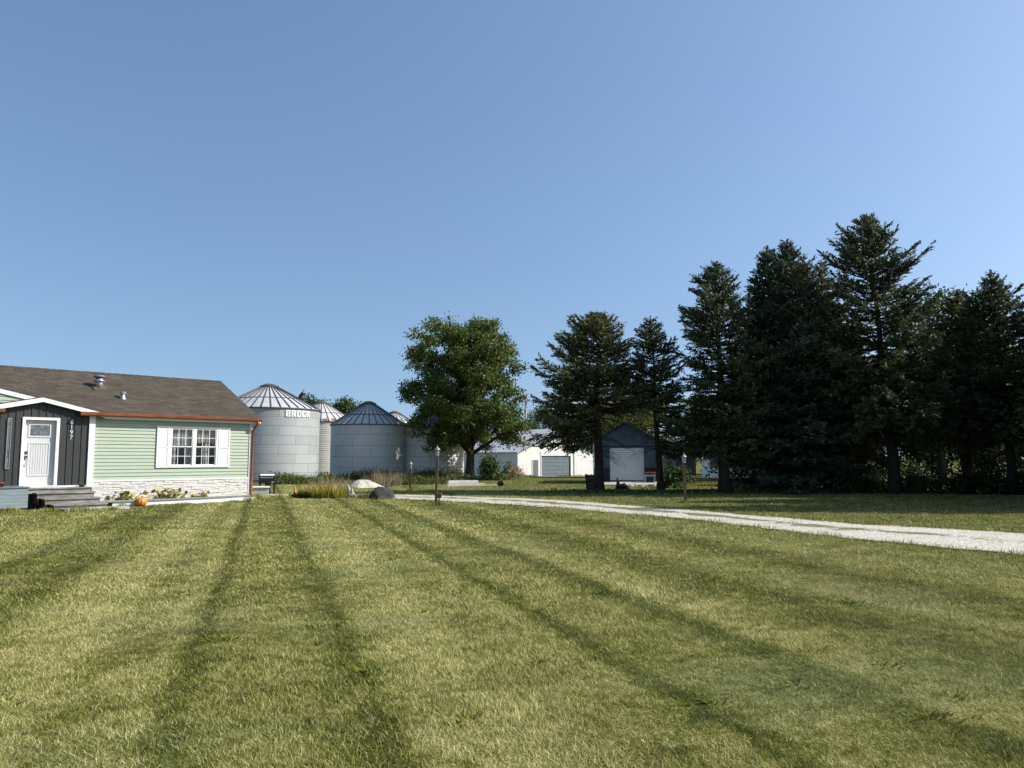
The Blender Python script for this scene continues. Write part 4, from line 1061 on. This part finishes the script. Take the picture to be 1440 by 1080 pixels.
b1 = grain_bin('grain_bin', 'largest pale grain bin with white BROCK lettering beside the house roof', -16.48, 52, 3.37, 4.77, 6.56, 'bin_light', 'roof_light', 36, .60, vent=True)
grain_bin('grain_bin', 'grain bin with rust streaked roof squeezed behind the lettered bin', -18.57, 75, 3.3, 5.15, 7.25, 'bin_old', 'roof_rust', 28, .82, 'cap_rust', -.2)
b3 = grain_bin('grain_bin', 'shaded grey corrugated grain bin standing right of the lettered bin', -11.09, 59.5, 2.85, 4.05, 5.92, 'bin_gray', 'roof_dull', 32, .82)
grain_bin('grain_bin', 'grain bin half hidden behind the big maple tree, lit on its right side', -6.3, 61, 2.5, 3.95, 5.3, 'bin_gray', 'roof_light', 28, .82)
grain_bin('grain_bin', 'far grain bin of which only the bright ribbed roof shows', -12.23, 80, 2.9, 4.95, 6.7, 'bin_old', 'roof_light', 26, .82, 'cap_rust', -.3)
# lettering bent round the bin
phi0 = math.atan2(-52, 16.48); rb = 3.37; hL, wL, sL = .42, .32, .115
def R_(x0, x1, z0, z1): return [(x0, z0), (x1, z0), (x1, z1), (x0, z1)]
glyph = {'B': [R_(0, sL, 0, hL), R_(sL, wL - .02, 0, .09), R_(sL, wL - .02, .165, .255), R_(sL, wL - .02, .33, hL), R_(wL - .11, wL, .09, .165), R_(wL - .11, wL, .255, .33)],
         'R': [R_(0, sL, 0, hL), R_(sL, wL - .02, .165, .255), R_(sL, wL - .02, .33, hL), R_(wL - .11, wL, .255, .33), [(wL - .11, 0), (wL + .03, 0), (wL - .05, .165), (wL - .18, .165)]],
         'O': [R_(0, .11, .09, .33), R_(wL - .11, wL, .09, .33), [(.03, 0), (wL - .03, 0), (wL, .09), (0, .09)], [(0, .33), (wL, .33), (wL - .03, hL), (.03, hL)]],
         'C': [R_(0, .11, .09, .33), [(.03, 0), (wL - .03, 0), (wL, .09), (0, .09)], [(0, .33), (wL, .33), (wL - .03, hL), (.03, hL)], R_(wL - .11, wL, .09, .15), R_(wL - .11, wL, .27, .33)],
         'K': [R_(0, sL, 0, hL), [(sL, .16), (sL + .05, .16), (wL + .01, hL), (wL - .14, hL), (sL, .28)], [(wL - .12, 0), (wL + .03, 0), (sL + .115, .265), (sL + .055, .185)]]}
m = MB(); x = -(5 * wL + 4 * .065) / 2
for ch in 'BROCK':
    for k, poly in enumerate(glyph[ch]):
        d0, d1 = rb - .01, rb + .045 + (.003 if ch == 'K' and k == 2 else 0); n = len(poly); vs = []
        for d_ in (d0, d1):
            for px_, pz_ in poly: a = phi0 + .59 + (x + px_) / rb; vs.append((d_ * math.cos(a), d_ * math.sin(a), 4.20 + pz_))
        m.add(vs, [tuple(range(n))[::-1], tuple(range(n, 2 * n))] + [(i, (i + 1) % n, (i + 1) % n + n, i + n) for i in range(n)])
    x += wL + .065
m.build('lettering', M['white'], b1)

# ------------------------------------------------------------------ white shed
SH = thing('white_shed', 'low white farm shed with grey metal roof and grey garage door', 'shed', (.66, 90, -.71), R(36))
WS, PKU, EH, PH, LS = 12.4, 6.2, 2.97, 5.72, 14.0
gx0, gx1, gz1 = 3.5, 8.05, 2.48
m = MB()
m.box(0, gx0 - .12, 0, .2, -.3, EH); m.box(gx1 + .12, WS, 0, .2, -.3, EH); m.box(gx0 - .12, gx1 + .12, 0, .2, gz1 + .5, EH)
m.prism([(0, EH), (WS, EH), (PKU, PH - .04)], 0, .2)
m.box(0, .2, .2, LS, -.3, EH); m.box(WS - .2, WS, .2, LS, -.3, EH); m.box(.2, WS - .2, LS - .2, LS, -.3, EH)
m.build('wall', M['shed_white'], SH)
m = MB()
for s in (-1, 1):
    xe = PKU + s * (PKU + .3); ze = EH - .3 * (PH - EH) / PKU
    a, b = ((PKU, PH), (xe, ze)) if s > 0 else ((xe, ze), (PKU, PH))
    m.hexa([(a[0], -.25, a[1] + .0), (b[0], -.25, b[1]), (b[0], LS + .25, b[1]), (a[0], LS + .25, a[1])], [(a[0], -.25, a[1] + .09), (b[0], -.25, b[1] + .09), (b[0], LS + .25, b[1] + .09), (a[0], LS + .25, a[1] + .09)])
m.build('roof', M['shed_roof'], SH)
m = MB()
for s in (-1, 1):
    xe = PKU + s * (PKU + .3); ze = EH - .3 * (PH - EH) / PKU
    a, b = ((PKU, PH), (xe, ze)) if s > 0 else ((xe, ze), (PKU, PH))
    m.hexa([(a[0], -.28, a[1] - .12), (b[0], -.28, b[1] - .12), (b[0], -.24, b[1] - .12), (a[0], -.24, a[1] - .12)], [(a[0], -.28, a[1] - .003), (b[0], -.28, b[1] - .003), (b[0], -.24, b[1] - .003), (a[0], -.24, a[1] - .003)])
m.build('rake_trim', M['gray_metal'], SH)
G = bpy.data.objects.new('garage_door', None); link(G, SH)
m = MB()
for i in range(6):
    z0 = -.1 + i * .43; m.box(gx0, gx1, .10, .14, z0 + .006, z0 + .424); 
    for k in range(4): m.box(gx0 + .1 + k * 1.11, gx0 + 1.05 + k * 1.11, .085, .10, z0 + .07, z0 + .36)
m.build('door_panel', M['shed_door'], G)
m = MB(); m.box(gx0 - .12, gx0, -.04, .2, -.3, gz1 + .5); m.box(gx1, gx1 + .12, -.04, .2, -.3, gz1 + .5); m.box(gx0, gx1, -.04, .2, gz1, gz1 + .5)
m.build('door_frame', M['white'], G)
m = MB(); m.box(gx1 - .02, gx1 - .001, .02, .10, -.2, gz1); m.box(gx0, gx1 - .03, .06, .09, -.12, -.06); m.build('door_seal', M['door_gray'], G)
m = MB(); m.box(1.9, 8.62, -.06, -.005, 3.60, 3.65); m.box(8.57, 8.62, -.06, -.005, -.2, 3.60); m.build('conduit', M['door_gray'], SH)
m = MB(); m.box(2.2, 3.0, -.03, .005, -.08, 1.98); P_ = m.build('side_door', M['door_gray'], SH)
m = MB(); m.box(2.12, 2.2, -.05, .005, -.08, 2.06); m.box(3.0, 3.08, -.05, .005, -.08, 2.06); m.box(2.2, 3.0, -.05, .005, 1.98, 2.06); m.build('door_casing', M['white'], P_)
m = MB(); m.lathe([(.03, 0), (.03, .06)], 8, 2.9, -.06); m.build('door_knob', M['silver'], P_)

# ------------------------------------------------------------------ dark blue garage
GA = thing('blue_garage', 'dark slate blue gable garage with white roll-up door under the conifers', 'garage', (5.06, 47.5, 0), R(-7))
WG, EG, PG, LG = 3.8, 2.66, 3.72, 6.0
dx0, dx1, dz0, dz1 = .95, 3.02, .20, 2.18
m = MB()
m.box(0, dx0, 0, .15, -.05, EG); m.box(dx1, WG, 0, .15, -.05, EG); m.box(dx0, dx1, 0, .15, dz1, EG); m.prism([(0, EG), (WG, EG), (WG / 2, PG - .04)], 0, .15)
m.box(0, .15, .15, LG, -.05, EG); m.box(WG - .15, WG, .15, LG, -.05, EG); m.box(.15, WG - .15, LG - .15, LG, -.05, EG)
x = .12
while x < WG: m.box(x - .012, x + .012, -.016, .002, (.95 if not dx0 - .02 < x < dx1 + .02 else dz1 + .1), 2.66 + (PG - EG) * (1 - abs(x - WG / 2) / (WG / 2)) - .1); x += .3
m.build('wall', M['garage_blue'], GA)
for a, b in ((-.01, dx0 - .02), (dx1 + .02, WG + .01)):
    m = MB(); m.box(a, b, -.03, -.002, -.05, .95); m.build('plinth', M['plinth'], GA)
m = MB(); m.box(0.0, WG, -.02, -.002, dz1 + .05, dz1 + .10); m.build('belt_trim', M['plinth'], GA)
m = MB(); m.box(-.07, -.012, -.04, .2, 0, EG - .05); m.build('corner_trim', M['far_white'], GA)
m = MB()
for s in (-1, 1):
    xe = WG / 2 + s * (WG / 2 + .22); ze = EG - .22 * (PG - EG) / (WG / 2)
    a, b = ((WG / 2, PG), (xe, ze)) if s > 0 else ((xe, ze), (WG / 2, PG))
    m.hexa([(a[0], -.25, a[1]), (b[0], -.25, b[1]), (b[0], LG + .2, b[1]), (a[0], LG + .2, a[1])], [(a[0], -.25, a[1] + .08), (b[0], -.25, b[1] + .08), (b[0], LG + .2, b[1] + .08), (a[0], LG + .2, a[1] + .08)])
m.build('roof', M['shingle_gray'], GA)
m = MB(); n = 14
for i in range(n):
    z0 = dz0 + (dz1 - dz0) * i / n; z1 = dz0 + (dz1 - dz0) * (i + 1) / n
    m.hexa([(dx0, .03, z0 + .004), (dx1, .03, z0 + .004), (dx1, .09, z0 + .004), (dx0, .09, z0 + .004)], [(dx0, .055, z1 - .012), (dx1, .055, z1 - .012), (dx1, .09, z1 - .012), (dx0, .09, z1 - .012)])
RD = m.build('roll_up_door', M['white'], GA)
m = MB(); m.box(dx0 + .05, dx1 - .05, .02, .088, .125, .2); m.build('door_seal', M['plinth'], RD)
m = MB(); m.hexa([(.1, -2.2, 0), (3.7, -2.4, 0), (3.9, -.04, 0), (.3, -.04, 0)], [(.15, -2.15, .05), (3.65, -2.35, .05), (3.9, -.04, .12), (.35, -.04, .12)])
o = m.build('concrete_apron', M['gray_stone'], None); o.location = (5.06, 47.5, 0); o.rotation_euler = (0, 0, R(-7)); tag(o, kind='structure')
rr = random.Random(3)
for i in range(14):
    x, y = 5.5 + rr.uniform(0, 3.6), 45.2 - rr.uniform(.2, 2.4); s = rr.uniform(.12, .34)
    m = MB(); k = rr.randint(5, 7); ang = sorted(rr.uniform(0, 6.28) for _ in range(k))
    poly = [(s * rr.uniform(.6, 1) * math.cos(2 * math.pi * j / k), s * rr.uniform(.5, .9) * math.sin(2 * math.pi * j / k)) for j in range(k)]
    h = rr.uniform(.04, .10); m.add([(a, b, -.02) for a, b in poly] + [(a * .9, b * .9, h) for a, b in poly], [tuple(range(k))[::-1], tuple(range(k, 2 * k))] + [(j, (j + 1) % k, (j + 1) % k + k, j + k) for j in range(k)])
    o = m.build('concrete_rubble', M['gray_stone'], None); o.location = (x, y, 0)
    tag(o, 'flat broken slab of pale concrete lying in front of the garage apron', 'rubble', 'broken concrete in front of the garage')
# red-lidded cart
CT = thing('utility_cart', 'pale blue cart with red lid against the garage wall', 'cart', (8.28, 46.5, 0), R(-7))
for x in (-.27, .27):
    for y in (-.2, .2): m = MB(); m.box(x - .035, x + .035, y - .03, y + .03, .0, .61); m.build('leg', M['pale_blue'], CT)
m = MB(); m.box(-.33, .33, -.24, .24, .46, .56); m.build('shelf', M['pale_blue'], CT)
m = MB(); m.prism_x([(-.27, .62), (.27, .62), (.27, .66), (.1, .72), (-.1, .72), (-.27, .66)], -.36, .36); m.build('lid', M['red'], CT)
m = MB(); m.box(-.22, .22, -.15, .15, .02, .44); m.build('drawer', M['black_metal'], CT)
# dark stump and leaning crate
m = MB(); m.tube([(-.26, 0, -.03), (-.2, .02, .22), (-.22, .0, .42), (-.25, 0, .60)], [.13, .11, .06, .025], 8)
m.tube([(-.22, 0, .08), (.1, .03, .18), (.34, .02, .02)], [.14, .16, .08], 9)
o = m.build('dark_stump', M['dark_wood'], None, True); o.location = (5.5, 38.6, 0); tag(o, 'low dark stump with an upright snag in front of the garage apron', 'stump')
CRT = thing('tipped_crate', 'dark wooden crate tipped against the conifer trunk near the white shed', 'crate', (3.95, 37.6, 0), R(-12))
m = MB()
for i in range(5): m.hexa([(-.30 + .0, -.22, .02 + i * .15), (.16, -.22, .0 + i * .15), (.16, .22, .0 + i * .15), (-.30, .22, .02 + i * .15)], [(-.34, -.22, .15 + i * .15), (.12, -.22, .13 + i * .15), (.12, .22, .13 + i * .15), (-.34, .22, .15 + i * .15)])
o = m.build('crate_boards', M['dark_wood'], CRT); 
m = MB(); m.hexa([(-.31, -.245, .0), (-.24, -.245, .0), (-.24, -.222, .0), (-.31, -.222, .0)], [(-.38, -.245, .8), (-.31, -.245, .8), (-.31, -.222, .8), (-.38, -.222, .8)]); m.build('corner_slat', M['dark_wood'], CRT)
# white beams
for lb, loc, ln, rz, w, h in (('longest white beam lying flat on the grass near the maple', (-2.55, 42.9, .075), 2.15, R(20), .16, .15), ('white beam resting on top of the longer beam near the maple', (-2.72, 43.1, .235), 1.75, R(23), .14, .16), ('thin pale board lying on the grass right of the white beams', (-1.3, 43.75, .03), 1.15, R(16), .12, .05)):
    m = MB(); m.box(-ln / 2, ln / 2, -w / 2, w / 2, -h / 2, h / 2); o = m.build('white_beam', M['bark_beam'], None, False, .01); o.location = loc; o.rotation_euler = (0, 0, rz); tag(o, lb, 'beam', 'white beams on the grass')
m = MB(); m.lathe([(.11, 0), (.15, .24), (.165, .24), (.165, .28), (.14, .28), (.10, .04)], 16); o = m.build('black_bucket', M['black_metal'], None, True); o.location = (-.78, 42.7, .13); o.rotation_euler = (0, R(75), R(20)); tag(o, 'black bucket tipped over on the grass right of the white beams', 'bucket')

# utility pole
UP = thing('utility_pole', 'grey wooden utility pole rising behind the white shed roof', 'utility pole', (1.86, 104, -.72), 0)
m = MB(); m.tube([(0, 0, -.1), (0, 0, 10.2)], [.19, .13], 12); m.build('pole', M['pole_wood'], UP, True)
m = MB(); m.box(-1.1, 1.1, -.12, .0, 9.85, 9.97); m.build('crossarm', M['pole_wood'], UP)

# far buildings behind the conifers
FH = thing('white_house', 'small white house glimpsed between the conifer trunks', 'house', (22.1, 90, -.72), R(-14))
m = MB(); m.box(0, 7, 0, 6, -.2, 3.0); m.build('wall', M['far_white'], FH)
m = MB(); m.prism([(-.3, 2.95), (7.3, 2.95), (3.5, 5.0)], -.3, 6.3); m.build('roof', M['shingle_gray'], FH)
for x in (.9, 3.2):
    m = MB(); m.box(x - .08, x + .98, -.05, .0, 1.0, 2.4); w_ = m.build('window', M['white'], FH)
    m = MB(); m.box(x, x + .9, -.07, -.052, 1.08, 2.32); m.build('pane', M['dark_glass'], w_)
BN = thing('dark_barn', 'dark grey outbuilding beside the far white house', 'barn', (13.0, 97.5, -.72), R(0))
m = MB(); m.box(0, 10.2, 0, 6, -.2, 2.6); m.build('wall', M['far_dark'], BN)
m = MB(); m.prism([(-.3, 2.55), (10.5, 2.55), (5.1, 4.2)], -.3, 6.3); m.build('roof', M['shingle_gray'], BN)
m = MB(); m.box(4.0, 7.6, -.05, 0.0, -.1, 2.1); m.build('barn_door', M['door_gray'], BN)

# ------------------------------------------------------------------ trees
deciduous('maple_tree', 'large round leafy maple standing between the grain bins and the white shed', -3.2, 58.0, 0,
          [(2.3, 2.6), (2.9, 3.8), (3.7, 4.3), (4.8, 4.55), (6.4, 4.35), (8.2, 4.35), (9.7, 4.15), (10.7, 3.6), (11.4, 2.9), (11.8, 1.9)], 2.4, .165, 1350, 72, .24, 'maple', .36, seed=25, limbs=46, fill=.46, lean=-.03, lobes=.16, nl=300, lr=.68)
def cf(label, X, Y, prof, seed, **k): return conifer('conifer_tree', label, X, Y, prof, seed, group='row of conifers beyond the drive', **k)
cf('leftmost conifer, broad and ragged with bare drooping lower boughs, before the garage', 4.0, 35.77, [(2.6, 1.9), (3.1, 2.6), (3.7, 2.75), (4.6, 2.25), (5.7, 1.95), (6.7, 1.5), (7.5, 1.1), (8.0, .75), (8.35, .35), (8.5, .1)], 101, mat='pine', trunk_r=.24, bare=1.5, gap=.08, droop=.34, upturn=.40, dead=30, nb=9, dz=.21, var=(.6, 1.2), asym=(-.12, 0), cut=lambda z, c: z < 3.9 and c > -.45 + .5 * max(0, z - 3.3))
cf('short narrow conifer just right of the garage door', 7.0, 36.5, [(2.0, 1.5), (3.3, 1.7), (4.2, 1.5), (5.6, 1.25), (6.8, 1.0), (7.6, .6), (8.2, .3), (8.5, .08)], 102, mat='spruce', trunk_r=.17, lean=(-.35, 0), gap=.10, nb=7, dead=26, cut=lambda z, c: z < 3.9 and c < .35)
cf('tall dark conifer with clear trunk right of the short narrow one', 9.45, 34.4, [(2.0, 1.6), (2.9, 2.0), (4.6, 1.85), (6.4, 1.65), (8.2, 1.35), (9.4, .95), (10.1, .55), (10.7, .1)], 103, mat='spruce', trunk_r=.27, lean=(-.2, 0), var=(.5, 1.2), gap=.14, nb=8, dead=26)
cf('dense bluish conifer with a blunt double top and boughs to the ground', 13.1, 35.8, [(.35, 2.2), (1.4, 2.6), (3.4, 2.7), (5.6, 2.6), (7.6, 2.1), (9.2, 1.6), (10.4, 1.05), (11.3, .55), (12.2, .12)], 104, mat='spruce_blue', trunk_r=.3, gap=.06, nb=8, dz=.19, var=(.6, 1.2), dead=4, lean=(.0, 0))
cf('second leader of conifer crowded behind the blunt double top', 12.3, 36.3, [(3.0, 1.4), (6.5, 1.5), (9.0, 1.15), (10.6, .7), (11.4, .4), (12.0, .1)], 105, mat='spruce_blue', trunk_r=.16, gap=.06, nb=7, dead=0)
cf('slim conifer wedged between the blunt double top and the tallest tree', 15.1, 36.9, [(.8, 1.9), (3.0, 2.0), (6.0, 1.7), (8.4, 1.2), (10.0, .7), (10.9, .3), (11.4, .08)], 106, mat='pine', trunk_r=.2, gap=.1, nb=7, dead=8)
cf('tallest conifer of the row with open layered upswept top boughs', 16.7, 33.75, [(2.9, 2.2), (3.6, 2.5), (4.6, 2.6), (6.4, 2.5), (8.2, 2.3), (9.4, 2.0), (10.4, 1.75), (11.2, 1.25), (11.9, .75), (12.45, .4), (12.75, .1)], 107, mat='spruce', trunk_r=.27, lean=(-.75, 0), gap=.12, upturn=.5, droop=.30, nb=7, dz=.23, var=(.5, 1.2), dead=34, twig=.24)
cf('middling conifer behind, left of the rightmost pointed one', 20.7, 35.1, [(2.6, 2.0), (3.4, 2.2), (5.0, 2.0), (7.0, 1.5), (8.3, .9), (9.0, .4), (9.5, .1)], 108, mat='pine', trunk_r=.24, gap=.14, nb=7, dead=30)
cf('rightmost pointed conifer at the picture edge', 21.45, 33.1, [(2.5, 1.9), (3.2, 2.3), (5.0, 2.1), (6.8, 1.7), (8.2, 1.15), (9.0, .6), (9.6, .25), (9.95, .06)], 109, mat='spruce', trunk_r=.22, lean=(-.45, 0), gap=.10, nb=7, dead=26)
for X_, Y_, h_, sd_, lb_ in ((20.2, 24.8, 13.2, 110, 'conifer past the right picture edge, nearest the drive'), (22.4, 28.4, 13.0, 111, 'second conifer past the right picture edge'), (25.6, 31.6, 12.0, 113, 'conifer past the right picture edge, behind the rightmost pointed one')):
    cf(lb_, X_, Y_, [(1.0, 2.3), (3.0, 2.6), (6.0, 2.3), (h_ * .75, 1.4), (h_, .2)], sd_, mat='spruce', trunk_r=.25, gap=.08, nb=7, dead=4)
cf('young thin conifer standing behind the tallest tree trunk', 15.9, 37.6, [(1.4, 1.6), (4.0, 1.6), (7.0, 1.1), (9.4, .2)], 112, mat='spruce', trunk_r=.15, gap=.1, dead=10)

BG = 'leafy trees in the background'
bgp = lambda h, r: [(h * .12, r * .7), (h * .3, r), (h * .55, r * 1.05), (h * .8, r * .75), (h * .93, r * .4), (h, r * .1)]
def bg(label, X, Y, h, r, seed, mat='bgleaf', n=260, per=70, leaf=.24): deciduous('background_tree', label, X, Y, float(dip(Y)), bgp(h, r), h * .2, leaf, n, per, r * .13 + .12, mat, .2, BG, seed=seed, limbs=12, fill=.4, nl=max(10, n // 9), lr=r * .3)
bg('leafy tree behind the rusty roofed bin, left half', -25.0, 97, 10.4, 3.0, 201, 'shrub', 320, 80, .26)
bg('leafy tree behind the rusty roofed bin, right half', -21.0, 99, 9.9, 3.0, 202, 'shrub', 320, 80, .26)
bg('olive leafy tree left of the utility pole behind the shed', -1.5, 108, 9.6, 4.0, 203)
bg('dark leafy tree right of the utility pole behind the shed', 6.0, 112, 10.0, 4.6, 204, 'maple')
bg('leafy tree behind the ridge of the white shed', 13.0, 112, 11.0, 4.8, 205, 'maple')
bg('yellowing tree behind the blue garage roof', 10.6, 62, 6.2, 2.4, 206, 'yellowleaf', 150, 60, .18)
bg('green tree directly left of the yellowing tree behind the garage', 8.0, 66, 6.8, 2.6, 207, 'bgleaf', 150, 60, .2)
bg('sunlit leafy tree whose top shows between the tallest and rightmost conifers', 25.0, 45, 11.7, 3.2, 208, 'shrub', 230, 70, .2)
bg('dark leafy tree beyond the middle of the conifer row', 20.6, 58, 9.5, 4.2, 209, 'maple', 260, 60, .24)
bg('dark leafy tree beyond the right part of the conifer row', 31.0, 56, 10.5, 4.6, 210, 'maple', 260, 60, .24)
bg('leafy tree behind the far white house', 29.0, 108, 11, 5.2, 211, 'maple', 220, 60, .3)
bg('leafy tree behind the dark outbuilding', 19.0, 112, 12, 5.2, 212, 'maple', 220, 60, .3)
bg('leafy tree closing the view at the far right', 40.0, 62, 11, 5.0, 213, 'maple', 240, 60, .26)
bg('distant tree far right behind the others', 52.0, 88, 12, 6.0, 214, 'maple', 220, 60, .3)
bg('distant tree between the white house and the right hand trees', 40.0, 100, 12, 6.0, 215, 'maple', 220, 60, .3)

for i, (lb, X, Y, h, r) in enumerate((('dark bushy tree behind the gap right of the tall dark conifer', 16.2, 52, 7.5, 3.2), ('low bushy tree behind the tallest conifer', 23.4, 49, 7.0, 3.0), ('bushy tree behind the middling conifer', 27.6, 47, 7.5, 3.0), ('bushy tree at the far right behind the rightmost conifer', 32.0, 46, 8.0, 3.3))):
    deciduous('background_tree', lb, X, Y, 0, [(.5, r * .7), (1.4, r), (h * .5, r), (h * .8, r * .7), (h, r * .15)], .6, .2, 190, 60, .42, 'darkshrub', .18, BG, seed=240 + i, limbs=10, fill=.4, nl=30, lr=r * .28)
# shrubs and undergrowth
shrub('garden_shrub', 'bright green leafy bush right of the garage behind the short conifer', 8.55, 40.6, 0, .75, .6, 1.35, 'shrub', 40, 46, .13, .15, 301)
shrub('garden_shrub', 'green sapling bush hugging the right side of the maple trunk', -1.5, 53.6, 0, .65, .6, 1.9, 'shrub', 50, 46, .15, .22, 302)
shrub('garden_shrub', 'dark weedy bush against the grey side of the white shed', .0, 84.0, -.7, 1.1, .7, 1.7, 'weedleaf', 40, 40, .16, .2, 303)
shrub('garden_shrub', 'reddish brown dry bush at the front corner of the white shed', .25, 78.5, -.55, .8, .6, 1.2, 'plume', 36, 34, .13, .16, 304)
UG = 'undergrowth below the conifers'
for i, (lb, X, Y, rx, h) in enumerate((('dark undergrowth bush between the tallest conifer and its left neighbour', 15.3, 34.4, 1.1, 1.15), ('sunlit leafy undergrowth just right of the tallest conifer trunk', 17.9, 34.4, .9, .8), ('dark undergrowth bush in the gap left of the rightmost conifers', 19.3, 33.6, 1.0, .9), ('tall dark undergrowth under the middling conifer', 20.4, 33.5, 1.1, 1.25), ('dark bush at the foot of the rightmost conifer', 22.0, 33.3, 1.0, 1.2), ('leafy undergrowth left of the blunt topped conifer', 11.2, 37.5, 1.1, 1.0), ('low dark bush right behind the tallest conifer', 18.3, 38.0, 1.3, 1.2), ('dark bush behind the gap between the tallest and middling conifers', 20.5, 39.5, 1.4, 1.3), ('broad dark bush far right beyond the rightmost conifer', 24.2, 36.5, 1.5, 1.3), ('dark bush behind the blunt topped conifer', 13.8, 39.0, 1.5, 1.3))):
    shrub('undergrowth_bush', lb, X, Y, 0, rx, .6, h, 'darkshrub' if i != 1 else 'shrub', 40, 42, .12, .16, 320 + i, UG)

# weeds along the bins, under the trees (uncountable)
RNG = np.random.default_rng(77); parts = []
def weedband(line, n, sp, h0, h1, w):
    P = np.array(line); d = np.r_[0, np.cumsum(np.hypot(*np.diff(P, axis=0).T))]; u = RNG.uniform(0, d[-1], n)
    X = np.interp(u, d, P[:, 0]) + RNG.normal(0, sp, n); Y = np.interp(u, d, P[:, 1]) + RNG.normal(0, sp, n)
    h = .72 * RNG.uniform(h0, h1, n) * (.65 + .35 * np.sin(u * 2.3) * np.sin(u * .9 + 1) + .2 * np.sin(u * 6.1))
    V, l, s, k = blades(X, Y, dip(Y) - .02, np.abs(h), w * RNG.uniform(.6, 1.4, n), RNG.uniform(.05, .6, n), RNG.uniform(0, 6.28, n), True)
    parts.append((V, l, s, np.repeat(RNG.uniform(0, .8, n), k)))
    # leaf tufts
    m = n // 2; j = RNG.integers(0, n, m * 4); C = np.stack([X[j] + RNG.normal(0, .12, m * 4), Y[j] + RNG.normal(0, .12, m * 4), dip(Y[j]) + np.abs(h[j]) * RNG.uniform(.1, .8, m * 4)], -1)
    L = RNG.uniform(.07, .16, m * 4); V, l, s = leaf_quads(C, rand_dirs(m * 4), unit(rand_dirs(m * 4) + [0, 0, .5]), L, L * .7)
    parts.append((V, l, s, RNG.uniform(0, .75, m * 4)))
weedband([(-14.6, 47.5), (-12.6, 46.5), (-10.6, 47.0)], 1900, .45, .4, 1.3, .03)
weedband([(-13.0, 51.5), (-12.4, 54.5), (-10.8, 55.6)], 1000, .45, .4, 1.2, .03)
weedband([(-10.5, 55.8), (-8.0, 56.5), (-5.5, 57.3), (-4, 57.5)], 3000, .5, .5, 1.5, .03)
weedband([(-7.3, 46.2), (-5.6, 45.6), (-4.6, 47)], 1500, .4, .4, 1.25, .03)
weedband([(-4.6, 48), (-3.6, 52)], 500, .4, .3, .7, .03)
weedband([(-4.2, 54.5), (-1.5, 54.0), (-.3, 56)], 900, .4, .3, .8, .03)
weedband([(-1.0, 80), (0.4, 86), (.9, 89.3), (3, 91.0)], 900, .35, .3, .8, .05)
weedband([(5.9, 94.2), (8.5, 96.2), (11.0, 97.6)], 700, .3, .2, .5, .05)
V, l, s, r = stack_blades(parts); o = np_mesh('tall_weeds', V, l, s, M['weedleaf'], rnd=r); tag(o, 'tall green weeds along the foot of the grain bins', 'weeds', kind='stuff')
parts = []
weedband([(3.2, 35.5), (9.4, 35.3), (16, 35.5), (23, 34.8)], 5200, .8, .06, .28, .02)
V, l, s, r = stack_blades(parts); o = np_mesh('rough_grass', V, l, s, M['greenblade'], rnd=r); tag(o, 'rough uncut grass beneath the conifers', 'grass', kind='stuff')

# ------------------------------------------------------------------ light, sky, camera
SUN_EL, SUN_AZ = R(38), R(88)     # azimuth clockwise from +Y
w = bpy.data.worlds.new('World'); scene.world = w; w.use_nodes = True; nt = w.node_tree
sky = nt.nodes.new('ShaderNodeTexSky'); sky.sky_type = 'NISHITA'; sky.sun_disc = False; sky.sun_elevation = SUN_EL; sky.sun_rotation = SUN_AZ
sky.altitude = 200; sky.air_density = 1.3; sky.dust_density = 2.0; sky.ozone_density = 4.0
tc = nt.nodes.new('ShaderNodeTexCoord'); va = nt.nodes.new('ShaderNodeVectorMath'); va.operation = 'ADD'; va.inputs[1].default_value = (0, 0, .15)
vn = nt.nodes.new('ShaderNodeVectorMath'); vn.operation = 'NORMALIZE'; nt.links.new(tc.outputs['Generated'], va.inputs[0]); nt.links.new(va.outputs[0], vn.inputs[0]); nt.links.new(vn.outputs[0], sky.inputs[0])   # keeps the low sky blue, as on a dry day
bgn = nt.nodes['Background']; nt.links.new(sky.outputs[0], bgn.inputs[0]); bgn.inputs[1].default_value = .128
L = bpy.data.lights.new('sun', 'SUN'); L.energy = 5.0; L.angle = R(.55); L.color = (1, .94, .84)
so = bpy.data.objects.new('sun', L); link(so)
d = Vector((math.sin(SUN_AZ) * math.cos(SUN_EL), math.cos(SUN_AZ) * math.cos(SUN_EL), math.sin(SUN_EL)))
so.rotation_euler = (-d).to_track_quat('-Z', 'Y').to_euler(); so.location = (30, 10, 40)
cam = bpy.data.cameras.new('camera'); co = bpy.data.objects.new('camera', cam); link(co)
cam.sensor_fit = 'HORIZONTAL'; cam.sensor_width = 36; cam.lens = 1081 / 1440 * 36; cam.clip_start = .1; cam.clip_end = 6000
co.location = (0, 0, 1.6); co.rotation_euler = (R(90) + math.atan(103 / 1081), 0, 0)
scene.camera = co
scene.view_settings.view_transform = 'Standard'; scene.view_settings.look = 'None'; scene.view_settings.exposure = .45; scene.view_settings.gamma = 1
scene.render.engine = 'CYCLES'
scene.cycles.use_denoising = True; scene.cycles.use_adaptive_sampling = False; scene.cycles.sample_clamp_indirect = 4; scene.cycles.max_bounces = 8; scene.cycles.transparent_max_bounces = 8
